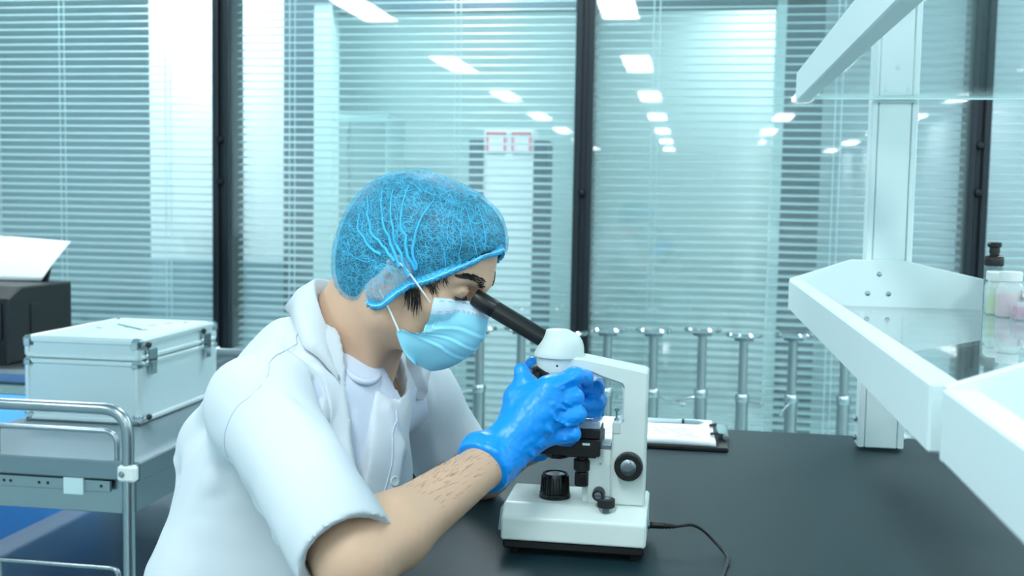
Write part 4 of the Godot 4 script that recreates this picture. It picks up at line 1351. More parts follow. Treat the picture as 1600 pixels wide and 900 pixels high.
func person_head(t: Node3D, wx: Transform3D) -> void:
	# hair under the net
	var b := Blob.new()
	b.ell(Vector3(-0.015, 0.056, 0), Vector3(0.1050, 0.0860, 0.0820))
	b.ell(Vector3(-0.054, 0.019, 0), Vector3(0.066, 0.061, 0.076), 0.03)
	b.ell(Vector3(-0.056, -0.018, 0), Vector3(0.050, 0.052, 0.068), 0.03)
	b.plane_cut(Vector3(0.0, -0.030, 0), Vector3(0.29, -0.957, 0))
	b.ell(Vector3(0.039, 0.078, 0), Vector3(0.0565, 0.0525, 0.0675), 0.03)
	b.plane_cut(Vector3(0.0975, 0.0830, 0), Vector3(0.788, -0.616, 0))
	var out := fresh()
	nets(b, Vector3(-0.15, -0.08, -0.10), Vector3(0.12, 0.16, 0.10), 0.0035, out, wx)
	var hair := obj("hair", meshed(out), M.hair, t)
	var hs := begin()
	var r := RandomNumberGenerator.new()
	r.seed = 5
	for q in [[Vector3(0.0302, 0.0039, 0.0710), Vector3(0.0371, -0.0208, 0.0675), 46, 0.011, 0.006], [Vector3(0.0439, 0.0205, 0.0680), Vector3(0.0501, 0.0121, 0.0660), 30, 0.013, 0.004], [Vector3(0.0574, 0.0332, 0.0620), Vector3(0.0614, 0.0267, 0.0610), 14, 0.008, 0.003], [Vector3(-0.0767, -0.0479, 0.0400), Vector3(-0.0778, -0.0560, 0.0400), 40, 0.014, 0.020], [Vector3(-0.1057, -0.0549, 0.0100), Vector3(-0.1084, -0.0649, 0.0100), 26, 0.008, 0.016]]:
		for k in q[2]:
			var off := Vector3(r.randf_range(-1, 1) * q[3], r.randf_range(-1, 1) * 0.004, r.randf_range(-1, 1) * q[4] * 0.3)
			var a: Vector3 = q[0] + off
			var e: Vector3 = q[1] + off + Vector3(r.randf_range(-0.005, 0.005), r.randf_range(-0.009, 0.007), r.randf_range(0.0, 0.002))
			var m := a.lerp(e, 0.5) + Vector3(r.randf_range(-0.002, 0.002), 0, 0.0012)
			tube(hs, [wx * a, wx * m, wx * e], [0.0006, 0.0005, 0.00015], 4, false)
	obj("loose_hair", hs, M.hair, hair)
	# eyebrows
	for s in [1, -1]:
		var bs := begin()
		for k in 150:
			var f := r.randf()
			var base := Vector3(lerpf(0.0745, 0.0965, f), 0.0400 + 0.006 * sin(f * 2.2) - 0.009 * f * f + r.randf_range(-0.003, 0.003) * (0.4 + f), s * lerpf(0.050, 0.012, f))
			var p0 := settle(HEAD, base, 0.0004)
			var p1 := settle(HEAD, base + Vector3(-0.0035, 0.0015, s * 0.006) + Vector3(0, r.randf_range(-0.001, 0.001), 0), 0.0010)
			tube(bs, [wx * p0, wx * p1], [0.0006, 0.00025], 4, false)
		obj("eyebrow", bs, M.hair, t)
		var es := begin()
		var lash := []
		for k in 9:
			var f := k / 8.0
			lash.append(wx * (Vector3(0.0725, 0.0145, s * 0.032) + Vector3(0.0148 * sin(0.45 + f * 2.3), -0.0015 - 0.002 * sin(f * PI), -s * 0.0162 * cos(0.35 + f * 2.5))))
		tube(es, lash, [0.0003, 0.0008, 0.0011, 0.0012, 0.0012, 0.0011, 0.001, 0.0007, 0.0003], 6)
		for k in 14:
			var f := (k + 0.5) / 14.0
			var p: Vector3 = lash[int(f * 8)].lerp(lash[mini(8, int(f * 8) + 1)], fmod(f * 8, 1.0))
			tube(es, [p, p + wx.basis * Vector3(0.0045, -0.0035, s * lerpf(0.003, -0.001, f))], [0.0005, 0.00015], 4, false)
		obj("eyelash", es, M.hair, t)
		obj("eye", lathe(begin(), wx * T(Vector3(0.0735, 0.0165, s * 0.032)), [Vector2(0, -0.0118), Vector2(0.006, -0.0102), Vector2(0.0102, -0.006), Vector2(0.0118, 0), Vector2(0.0102, 0.006), Vector2(0.006, 0.0102), Vector2(0, 0.0118)], 20), M.eye_white, t)
	# hairnet
	b = Blob.new()
	b.ell(Vector3(-0.0135, 0.056, 0), Vector3(0.1105, 0.0905, 0.0855))
	b.ell(Vector3(-0.058, 0.018, 0), Vector3(0.066, 0.064, 0.079), 0.03)
	b.ell(Vector3(-0.058, -0.018, 0), Vector3(0.054, 0.055, 0.072), 0.03)
	b.ell(Vector3(0.040, 0.080, 0), Vector3(0.0585, 0.054, 0.066), 0.03)
	for s in [-1, 1]:
		b.ell(Vector3(-0.007, 0.005, s * 0.075), Vector3(0.0265, 0.041, 0.018), 0.012, Basis.from_euler(Vector3(0, s * 0.4, -0.25)))
	var pleats := [
		[Vector3(0.0199, 0.0243, 0.0780), Vector3(-0.0079, 0.0577, 0.0840), Vector3(-0.0280, 0.0806, 0.0820), Vector3(-0.0465, 0.1091, 0.0620)],
		[Vector3(0.0188, 0.0283, 0.0770), Vector3(-0.0035, 0.0640, 0.0840), Vector3(-0.0193, 0.0930, 0.0780), Vector3(-0.0310, 0.1225, 0.0560)],
		[Vector3(0.0196, 0.0286, 0.0770), Vector3(0.0137, 0.0666, 0.0830), Vector3(0.0109, 0.0964, 0.0780), Vector3(0.0119, 0.1225, 0.0640)],
		[Vector3(0.0122, 0.0301, 0.0790), Vector3(-0.0219, 0.0563, 0.0830), Vector3(-0.0427, 0.0790, 0.0780), Vector3(-0.0619, 0.1012, 0.0580)],
		[Vector3(0.0012, 0.0346, 0.0840), Vector3(-0.0337, 0.0441, 0.0820), Vector3(-0.0567, 0.0598, 0.0740), Vector3(-0.0760, 0.0866, 0.0520)],
		[Vector3(-0.0197, 0.0320, 0.0840), Vector3(-0.0552, 0.0404, 0.0740), Vector3(-0.0747, 0.0614, 0.0620)],
		[Vector3(-0.0224, 0.0183, 0.0840), Vector3(-0.0540, 0.0134, 0.0720), Vector3(-0.0821, 0.0233, 0.0560)],
		[Vector3(0.0757, 0.0733, 0.0400), Vector3(0.0655, 0.1007, 0.0480), Vector3(0.0448, 0.1235, 0.0420)],
		[Vector3(0.0814, 0.0817, 0.0300), Vector3(0.0736, 0.1128, 0.0360), Vector3(0.0574, 0.1313, 0.0320)],
		[Vector3(0.0659, 0.0633, 0.0520), Vector3(0.0576, 0.0887, 0.0560), Vector3(0.0465, 0.1020, 0.0600)],
		[Vector3(0.0563, 0.0507, 0.0620), Vector3(0.0497, 0.0697, 0.0680), Vector3(0.0376, 0.0807, 0.0720)]]
	for k in pleats.size():
		b.crease(pleats[k], 0.0035 if k < 6 else 0.0018, 0.010)
	var nz := FastNoiseLite.new()
	nz.seed = 3
	nz.frequency = 28.0
	nz.fractal_octaves = 2
	b.noise = nz
	b.amp = 0.0022
	b.plane_cut(Vector3(0.0965, 0.0860, 0), Vector3(0.788, -0.616, 0))
	b.plane_cut(Vector3(0.0, -0.0335, 0), Vector3(0.29, -0.957, 0))
	out = fresh()
	nets(b, Vector3(-0.16, -0.08, -0.11), Vector3(0.13, 0.17, 0.11), 0.003, out, wx)
	var net := obj("hairnet", meshed(out), M.net, t)
	for k in pleats.size():
		var pts := []
		for p in spline(pleats[k], 5):
			pts.append(wx * settle(b, p, 0.0008))
		var rr := []
		for i in pts.size():
			var f := float(i) / (pts.size() - 1)
			rr.append((0.0024 if k < 6 else 0.0008) * lerpf(1.0, 0.25, f))
		obj("pleat", tube(begin(), pts, rr, 6), M.net_band, net)
	# elastic band along the edge, ruffled
	var edge := [Vector3(0.0985, 0.0885, 0), Vector3(0.0870, 0.0740, 0.038), Vector3(0.0665, 0.0475, 0.061), Vector3(0.0440, 0.0190, 0.074), Vector3(0.0300, 0.0010, 0.080), Vector3(0.0180, -0.0160, 0.085), Vector3(0.0030, -0.0330, 0.085), Vector3(-0.018, -0.0370, 0.080), Vector3(-0.036, -0.0400, 0.060), Vector3(-0.060, -0.0350, 0.035), Vector3(-0.070, -0.0300, 0.0)]
	var full := edge.duplicate()
	for i in range(edge.size() - 2, 0, -1):
		full.append(Vector3(edge[i].x, edge[i].y, -edge[i].z))
	full.append(edge[0])
	var sm := spline(full, 14)
	var band := begin()
	var rows := [[], [], [], []]
	for i in sm.size():
		var p: Vector3 = settle(b, sm[i], 0.0008) if sm[i].x > -0.022 else sm[i]
		var outw := Vector3(p.x + 0.012, (p.y - 0.04) * 0.4, p.z * 1.3).normalized()
		var ruf := 0.0012 * sin(i * 1.9) + 0.0006 * sin(i * 4.3)
		rows[0].append(wx * (p + outw * (0.001 + ruf) + Vector3(-0.0035, 0.0055, 0)))
		rows[1].append(wx * (p + outw * (0.0025 + ruf)))
		rows[2].append(wx * (p + outw * (0.0015 - ruf) + Vector3(0.003, -0.0050, 0)))
		rows[3].append(wx * (p - outw * 0.002 + Vector3(0.0025, -0.0045, 0)))
	grid(band, rows)
	obj("elastic_band", band, M.net_band, net)
	var el := []
	for i in sm.size():
		el.append(rows[1][i])
	obj("elastic_thread", tube(begin(), el, 0.0009, 5), M.mask_blue, net)
	# face mask
	var R := [
		[Vector3(0.0567, 0.0014, 0.0550), Vector3(0.083, 0.009, 0.038), Vector3(0.098, 0.0105, 0.018), Vector3(0.1045, 0.0095, 0)],
		[Vector3(0.0587, -0.0085, 0.0570), Vector3(0.087, 0.000, 0.038), Vector3(0.105, 0.000, 0.017), Vector3(0.1125, -0.002, 0)],
		[Vector3(0.0602, -0.0160, 0.0580), Vector3(0.089, -0.006, 0.038), Vector3(0.108, -0.006, 0.017), Vector3(0.1155, -0.009, 0)],
		[Vector3(0.0622, -0.0361, 0.0600), Vector3(0.092, -0.024, 0.039), Vector3(0.112, -0.026, 0.018), Vector3(0.1185, -0.029, 0)],
		[Vector3(0.0577, -0.0471, 0.0620), Vector3(0.089, -0.038, 0.041), Vector3(0.110, -0.043, 0.020), Vector3(0.1165, -0.046, 0)],
		[Vector3(0.0437, -0.0521, 0.0660), Vector3(0.083, -0.050, 0.044), Vector3(0.105, -0.057, 0.022), Vector3(0.1115, -0.061, 0)],
		[Vector3(0.0280, -0.0551, 0.0700), Vector3(0.074, -0.062, 0.047), Vector3(0.097, -0.071, 0.023), Vector3(0.1035, -0.074, 0)],
		[Vector3(0.0365, -0.0723, 0.0640), Vector3(0.066, -0.075, 0.045), Vector3(0.088, -0.084, 0.022), Vector3(0.0940, -0.087, 0)],
		[Vector3(0.0469, -0.0864, 0.0560), Vector3(0.058, -0.088, 0.040), Vector3(0.077, -0.096, 0.019), Vector3(0.0820, -0.098, 0)],
		[Vector3(0.0604, -0.0967, 0.0450), Vector3(0.055, -0.0985, 0.032), Vector3(0.067, -0.104, 0.016), Vector3(0.0700, -0.106, 0)]]
	var fine := []
	for i in R.size():
		var row: Array = R[i].duplicate()
		for j in [2, 1, 0]:
			row.append(Vector3(R[i][j].x, R[i][j].y, -R[i][j].z))
		fine.append(spline(row, 9))
	var cols: int = fine[0].size()
	var surf := []
	for c in cols:
		var col := []
		for i in fine.size():
			col.append(fine[i][c])
		surf.append(spline(col, 8))
	var nr: int = surf[0].size()
	var skin_rows := []
	for i in nr:
		var v := float(i) / (nr - 1)
		var row := []
		for c in cols:
			var u := float(c) / (cols - 1)
			var p: Vector3 = surf[c][i]
			var mid := 1.0 - pow(absf(u - 0.5) * 2.0, 2.0)
			var pl := 0.0
			for q in [0.36, 0.50, 0.63]:
				var x: float = (v - q - 0.04 * (u - 0.5) * (q - 0.2)) * 20.0
				if x > -1.0 and x < 1.0:
					pl += (x * 0.5 - 0.5 * signf(x)) * -0.0030
			var wr := 0.0012 * sin(u * 19.0 + v * 11.0) * sin(v * 9.0) * (1.0 - mid * 0.5)
			var n := Vector3(p.x - 0.02, (p.y + 0.04) * 0.5, p.z).normalized()
			p += n * (pl + wr)
			var hd := HEAD.dist(p, HEAD.all, PackedInt32Array())
			if hd < 0.0022 or (c < 3 and hd > 0.004 and v < 0.40):
				p = settle(HEAD, p, 0.0025)
			row.append(p)
		skin_rows.append(row)
	mask_part(t, wx, skin_rows, 0, 16, "face_mask", M.mask_white)
	var mk := t.get_node("face_mask")
	mask_part(mk, wx, skin_rows, 16, nr - 1, "pleated_front", M.mask_blue)
	var stz := begin()
	for i in [3, 13, 15]:
		for c in range(1, cols - 2):
			if c % 2 == 0:
				var o := Vector3(0.0008, 0, 0)
				tube(stz, [wx * (skin_rows[i][c] + o), wx * (skin_rows[i][c + 1] + o)], 0.00035, 4, false)
	for i in range(16, 34):
		for c in [1, 2, 3]:
			if i % 2 == 0:
				tube(stz, [wx * (skin_rows[i][c] + Vector3(0, 0, 0.0008)), wx * (skin_rows[i + 1][c] + Vector3(0, 0, 0.0008))], 0.0004, 4, false)
	obj("seam", stz, M.mask_seam, mk)
	for s in [1, -1]:
		var k := Vector3(1, 1, s)
		var l1 := [Vector3(0.0601, -0.0095, 0.0590) * k, Vector3(0.0430, 0.0067, 0.0710) * k, Vector3(0.0218, 0.0235, 0.0810) * k, Vector3(0.0100, 0.0304, 0.0860) * k, Vector3(-0.0058, 0.0327, 0.0880) * k]
		var l2 := [Vector3(0.0307, -0.0555, 0.0710) * k, Vector3(0.0149, -0.0393, 0.0740) * k, Vector3(0.0004, -0.0220, 0.0820) * k, Vector3(-0.0092, -0.0122, 0.0860) * k]
		for l in [l1, l2]:
			var w := []
			for p in spline(l, 5):
				w.append(wx * p)
			obj("ear_loop", tube(begin(), w, 0.0013, 8), M.loop, mk)

func settle(b: Blob, p: Vector3, above: float) -> Vector3:
	# moves p along the field's slope until it lies that far above the surface
	for k in 4:
		var d := b.dist(p, b.all, b.all_r)
		var e := 0.001
		var g := Vector3(b.dist(p + Vector3(e, 0, 0), b.all, b.all_r) - d, b.dist(p + Vector3(0, e, 0), b.all, b.all_r) - d, b.dist(p + Vector3(0, 0, e), b.all, b.all_r) - d)
		if g.length() < 1e-9:
			break
		p -= g.normalized() * clampf(d - above, -0.01, 0.01)
	return p

func mask_part(t: Node3D, wx: Transform3D, rows: Array, from: int, to: int, called: String, m: Material) -> void:
	var st := begin()
	var a := []
	for i in range(from, to + 1):
		var row := []
		for p in rows[i]:
			row.append(wx * p)
		a.append(row)
	grid(st, a, false, true)
	var b := []
	for row in a:
		var q := []
		for p in row:
			q.append(p - wx.basis.x * 0.0012)
		b.append(q)
	grid(st, b)
	obj(called, st, m, t)

func person_clothes(t: Node3D, home: Transform3D) -> void:
	var sr := Vector3(-0.5215, 0.9400, -1.2700)
	var sl := Vector3(-0.4164, 0.9005, -1.6300)
	var er := Vector3(-0.3450, 0.8164, -1.1030)
	var el := Vector3(-0.3353, 0.7686, -1.6500)
	var nb := Vector3(-0.4952, 0.9494, -1.4750)
	# t-shirt
	var b := Blob.new()
	b.cone(Vector3(-0.4715, 0.9172, -1.4550), Vector3(-0.4962, 0.8349, -1.4300), 0.078, 0.108)
	b.cone(Vector3(-0.4962, 0.8349, -1.4300), Vector3(-0.5656, 0.6258, -1.4000), 0.108, 0.124, 0.05)
	b.cone(sr.lerp(sl, 0.15), sr.lerp(sl, 0.85), 0.060, 0.060, 0.05)
	b.cone(nb, Vector3(-0.4826, 0.9322, -1.4600), 0.066, 0.068, 0.03)
	b.cone(Vector3(-0.4953, 0.9770, -1.4750), Vector3(-0.4198, 0.9481, -1.4750), 0.058, 0.040, 0.006, true)
	b.crease([Vector3(-0.4185, 0.9469, -1.3500), Vector3(-0.4067, 0.8844, -1.3300), Vector3(-0.3951, 0.8235, -1.3100)], 0.005, 0.012)
	b.crease([Vector3(-0.4287, 0.9296, -1.3500), Vector3(-0.4152, 0.8840, -1.3300), Vector3(-0.4002, 0.8398, -1.3100)], -0.004, 0.010)
	b.crease([Vector3(-0.4055, 0.9526, -1.3700), Vector3(-0.3909, 0.8831, -1.3400), Vector3(-0.3850, 0.8324, -1.3100)], 0.004, 0.015)
	var out := fresh()
	nets(b, Vector3(-0.74, 0.55, -1.75), Vector3(-0.25, 1.04, -1.15), 0.006, out, home)
	var ts := obj("t_shirt", meshed(out), M.shirt, t)
	# coat: one thick body of cloth with its openings hollowed out
	b = Blob.new()
	for q in [[0.085, 0.084], [-0.005, 0.094], [-0.10, 0.100]]:
		var dz := Vector3(0.0, 0.0, q[0])
		b.cone(Vector3(-0.5239, 0.9758, -1.4750) + dz * 0.7, Vector3(-0.5723, 0.8604, -1.4400) + dz, 0.066, q[1], 0.03)
		b.cone(Vector3(-0.5723, 0.8604, -1.4400) + dz, Vector3(-0.6069, 0.6891, -1.4200) + dz, q[1], q[1] + 0.004, 0.03)
		b.cone(Vector3(-0.6069, 0.6891, -1.4200) + dz, Vector3(-0.6264, 0.5198, -1.4200) + dz, q[1] + 0.004, 0.115, 0.03)
	b.cone(Vector3(-0.4679, 0.9092, -1.4500), Vector3(-0.4963, 0.8226, -1.4250), 0.090, 0.126, 0.05)
	b.cone(Vector3(-0.4963, 0.8226, -1.4250), Vector3(-0.5423, 0.6277, -1.4000), 0.126, 0.140, 0.04)
	b.cone(sr, Vector3(-0.5102, 0.9563, -1.4500), 0.060, 0.072, 0.05)
	b.cone(sl, Vector3(-0.4841, 0.9461, -1.4700), 0.058, 0.070, 0.05)
	var he := Vector3(-0.3612, 0.8353, -1.1018)
	var ud := (he - sr).normalized()
	b.cone(sr, he + ud * 0.03, 0.064, 0.054, 0.03)
	var ld := (el - sl).normalized()
	b.cone(sl, el + ld * 0.03, 0.062, 0.062, 0.03)
	# openings: neck, front, sleeve ends, hem
	b.cone(Vector3(-0.5127, 1.0496, -1.4750), Vector3(-0.4605, 0.9499, -1.4580), 0.070, 0.072, 0.012, true)
	var fwd := Vector3(0.80, 0.0, 0.60)
	var e0 := Vector3(-0.4443, 0.9525, -1.3600)
	var e1 := Vector3(-0.3812, 0.8191, -1.2700)
	var g0 := Vector3(-0.4100, 0.9561, -1.4000)
	var g1 := Vector3(-0.3811, 0.8107, -1.3000)
	var n1 := (e1 - e0).cross(fwd)
	if n1.dot(g0 - e0) > 0.0:
		n1 = -n1
	var n2 := (g1 - g0).cross(fwd)
	if n2.dot(e0 - g0) > 0.0:
		n2 = -n2
	n1 = n1.normalized()
	n2 = n2.normalized()
	b.wedge_cut(e0, n1, n2, -fwd, Vector3(0.0, n2.dot(g0 - e0), 0.075), 0.0015)
	b.crease([Vector3(-0.6835, 0.8497, -1.3600), Vector3(-0.5986, 0.9307, -1.3000), Vector3(-0.5130, 0.9806, -1.2200)], 0.007, 0.03)
	b.crease([Vector3(-0.4628, 0.9550, -1.3400), Vector3(-0.4335, 0.9102, -1.2800), Vector3(-0.3957, 0.8697, -1.2400), Vector3(-0.3648, 0.8408, -1.2100)], 0.003, 0.02)
	b.crease([Vector3(-0.5107, 1.0117, -1.3400), Vector3(-0.4649, 0.9616, -1.3000), Vector3(-0.4379, 0.9083, -1.2500), Vector3(-0.3984, 0.8757, -1.2000)], -0.008, 0.018)
	b.crease([Vector3(-0.5760, 0.8447, -1.2500), Vector3(-0.4847, 0.8350, -1.1900), Vector3(-0.4117, 0.8090, -1.1200)], 0.006, 0.026)
	b.crease([Vector3(-0.6282, 0.7219, -1.2900), Vector3(-0.6055, 0.8103, -1.2800), Vector3(-0.5677, 0.8993, -1.2600)], 0.006, 0.022)
	b.crease([Vector3(-0.6767, 0.8498, -1.3500), Vector3(-0.6252, 0.8500, -1.3000), Vector3(-0.5853, 0.8144, -1.2700)], 0.005, 0.014)
	b.crease([Vector3(-0.4651, 0.9708, -1.2000), Vector3(-0.4111, 0.9173, -1.1800), Vector3(-0.3550, 0.8700, -1.1200)], 0.005, 0.018)
	b.crease([Vector3(-0.4728, 0.9140, -1.1800), Vector3(-0.4229, 0.8722, -1.1500), Vector3(-0.3828, 0.8316, -1.1000)], -0.004, 0.02)
	b.crease([Vector3(-0.5127, 0.8613, -1.2000), Vector3(-0.4492, 0.8146, -1.1400), Vector3(-0.4339, 0.7857, -1.1200)], 0.004, 0.02)
	b.crease([Vector3(-0.6755, 0.7376, -1.3100), Vector3(-0.6390, 0.8425, -1.3100), Vector3(-0.5767, 0.9336, -1.2900)], -0.005, 0.028)
	b.crease([Vector3(-0.3893, 0.9222, -1.4000), Vector3(-0.3711, 0.8709, -1.4000), Vector3(-0.3753, 0.8113, -1.3600)], 0.005, 0.018)
	b.crease([Vector3(-0.3771, 0.9221, -1.5600), Vector3(-0.3526, 0.8579, -1.5500), Vector3(-0.3277, 0.8454, -1.5700)], 0.005, 0.018)
	b.crease([Vector3(-0.3923, 0.9326, -1.5500), Vector3(-0.3656, 0.8677, -1.5000), Vector3(-0.3550, 0.8039, -1.4600)], -0.006, 0.018)
	b.crease([Vector3(-0.3624, 0.8260, -1.5200), Vector3(-0.3425, 0.8249, -1.5500), Vector3(-0.3151, 0.8439, -1.5800)], -0.004, 0.014)
	var nz := FastNoiseLite.new()
	nz.seed = 9
	nz.frequency = 4.5
	nz.fractal_octaves = 3
	nz.fractal_gain = 0.4
	b.noise = nz
	b.amp = 0.007
	b.plane_cut(Vector3(0, 0.42, 0), Vector3(0, -1, 0))
	# sleeve ends: cut off past the hem, then bored out round the arm
	b.cone(he + ud * 0.094, he + ud * 0.30, 0.092, 0.12, 0.002, true)
	b.cone(el + ld * 0.060, el + ld * 0.24, 0.09, 0.10, 0.002, true)
	b.cone(he - ud * 0.035, he + ud * 0.05, 0.046, 0.0465, 0.002, true)
	b.cone(el - ld * 0.07, el + ld * 0.05, 0.054, 0.055, 0.002, true)
	out = fresh()
	nets(b, Vector3(-0.90, 0.40, -1.80), Vector3(-0.20, 1.08, -1.02), 0.0052, out, home)
	var coat := obj("lab_coat", meshed(out), M.coat, t)
	# collar: a folded strip round the neck (stand, fold, falling leaf)
	var st := [
		[Vector3(-0.4574, 0.9487, -1.4000), Vector3(-0.4473, 0.9559, -1.3800), Vector3(-0.4396, 0.9320, -1.3620)],
		[Vector3(-0.4725, 0.9746, -1.4100), Vector3(-0.4574, 0.9839, -1.3860), Vector3(-0.4558, 0.9579, -1.3450)],
		[Vector3(-0.4871, 1.0102, -1.4150), Vector3(-0.4698, 1.0210, -1.3880), Vector3(-0.4786, 0.9865, -1.3380)],
		[Vector3(-0.5026, 1.0403, -1.4250), Vector3(-0.4875, 1.0520, -1.4000), Vector3(-0.4987, 1.0233, -1.3450)],
		[Vector3(-0.5024, 1.0424, -1.4400), Vector3(-0.5064, 1.0804, -1.4300), Vector3(-0.5318, 1.0453, -1.4000)],
		[Vector3(-0.5108, 1.0460, -1.4750), Vector3(-0.5159, 1.0890, -1.4700), Vector3(-0.5661, 1.0497, -1.4750)],
		[Vector3(-0.5053, 1.0462, -1.5150), Vector3(-0.5010, 1.0764, -1.5250), Vector3(-0.5579, 1.0492, -1.5700)],
		[Vector3(-0.4915, 1.0249, -1.5450), Vector3(-0.4924, 1.0464, -1.5600), Vector3(-0.5203, 0.9973, -1.6100)],
		[Vector3(-0.4602, 0.9771, -1.5400), Vector3(-0.4549, 0.9916, -1.5550), Vector3(-0.4222, 0.9673, -1.5950)],
		[Vector3(-0.4501, 0.9538, -1.5200), Vector3(-0.4488, 0.9649, -1.5350), Vector3(-0.3868, 0.9340, -1.5550)],
		[Vector3(-0.4441, 0.9403, -1.5000), Vector3(-0.4497, 0.9512, -1.5120), Vector3(-0.4124, 0.8990, -1.4700)]]
	var rows := []
	var cpts := [[], [], []]
	for q in st:
		for k in 3:
			cpts[k].append(q[k])
	var c0 := spline(cpts[0], 5)
	var c1 := spline(cpts[1], 5)
	var c2 := spline(cpts[2], 5)
	for i in c0.size():
		var base: Vector3 = c0[i]
		var top: Vector3 = c1[i]
		var low: Vector3 = c2[i]
		var outw := (low - base)
		outw.y = 0.0
		outw = outw.normalized()
		if i > 34:
			low = settle(b, low, 0.012)
			if b.dist(top, b.all, b.all_r) < 0.010:
				top = settle(b, top, 0.014)
		elif b.dist(low, b.all, b.all_r) < 0.004 and i > 4:
			low = settle(b, low, 0.005)
		var mid := top.lerp(low, 0.45) + outw * 0.006 + Vector3(0, 0.004, 0)
		if i > 34 and b.dist(mid, b.all, b.all_r) < 0.015:
			mid = settle(b, mid, 0.016)
		var th := 0.0022
		rows.append([home * base, home * (top + outw * -0.001), home * (top + outw * 0.002 + Vector3(0, 0.0015, 0)), home * (top + outw * 0.005), home * mid, home * low, home * (low - outw * th - Vector3(0, 0.001, 0)), home * (mid - outw * th * 1.5 - Vector3(0, th, 0)), home * (top + outw * 0.001 - Vector3(0, 0.006, 0)), home * (base + outw * th)])
	var cg := grid(begin(), rows, true)
	obj("collar", cg, M.coat, coat)
	# lapel of the near front and leaf of the far collar, laid on the cloth
	for q in [[[Vector3(-0.4398, 0.9425, -1.3600), Vector3(-0.4255, 0.9058, -1.3350), Vector3(-0.4080, 0.8641, -1.3100), Vector3(-0.3915, 0.8291, -1.2900), Vector3(-0.3778, 0.7992, -1.2700)], [Vector3(-0.4775, 0.9852, -1.3300), Vector3(-0.4616, 0.9272, -1.3100), Vector3(-0.4359, 0.8777, -1.2800), Vector3(-0.4117, 0.8359, -1.2600), Vector3(-0.3961, 0.8039, -1.2500)], 0.0075, 0.0010, "lapel"]]:
		var ea := spline(q[0], 6)
		var eb := spline(q[1], 6)
		var pr := []
		for i in ea.size():
			var ring := []
			var under := []
			for k in 8:
				var f := k / 7.0
				var p: Vector3 = ea[i].lerp(eb[i], f)
				var want := lerpf(q[2], q[3], f)
				var dd := b.dist(p, b.all, b.all_r)
				if dd < want or (f > 0.3 and dd > want):
					p = settle(b, p, want)
				ring.append(home * p)
				under.push_front(home * (p - Vector3(0.0022, 0.0005, 0.0018)))
			ring.append_array(under)
			pr.append(ring)
		obj(q[4], grid(begin(), pr, true), M.coat, coat)
	var sm := []
	for p in spline([Vector3(-0.4002, 0.9180, -1.4200), Vector3(-0.3896, 0.8808, -1.3900), Vector3(-0.3863, 0.8424, -1.3700), Vector3(-0.3847, 0.8177, -1.3500)], 6):
		sm.append(home * settle(b, p, 0.0006))
	obj("placket_seam", tube(begin(), sm, 0.0012, 6), M.stitch, coat)
	var bp := settle(b, Vector3(-0.3783, 0.8325, -1.3700), 0.001)
	obj("button", lathe(begin(), to_axis(home * bp, home * bp + Vector3(0.75, 0.1, 0.65)), [Vector2(0, 0), Vector2(0.0065, 0), Vector2(0.007, 0.001), Vector2(0.006, 0.0022), Vector2(0.004, 0.0016), Vector2(0, 0.0016)], 20), M.white_plastic, coat)
	var ys := []
	for p in spline([Vector3(-0.5025, 1.0265, -1.3600), Vector3(-0.5045, 1.0035, -1.2800), Vector3(-0.5090, 0.9498, -1.2200), Vector3(-0.5212, 0.9026, -1.2200)], 8):
		ys.append(home * settle(b, p, 0.0004))
	obj("armhole_seam", tube(begin(), ys, 0.0009, 5), M.stitch, coat)
	var nk := []
	for p in spline([Vector3(-0.4649, 0.9927, -1.3950), Vector3(-0.4492, 0.9782, -1.3800), Vector3(-0.4299, 0.9661, -1.3750), Vector3(-0.4153, 0.9608, -1.3850), Vector3(-0.4103, 0.9632, -1.4100), Vector3(-0.4202, 0.9673, -1.4500)], 6):
		nk.append(home * p)
	var nr := []
	for i in nk.size():
		nr.append(0.0045)
	obj("neck_band", tube(begin(), nk, nr, 10), M.shirt, ts)

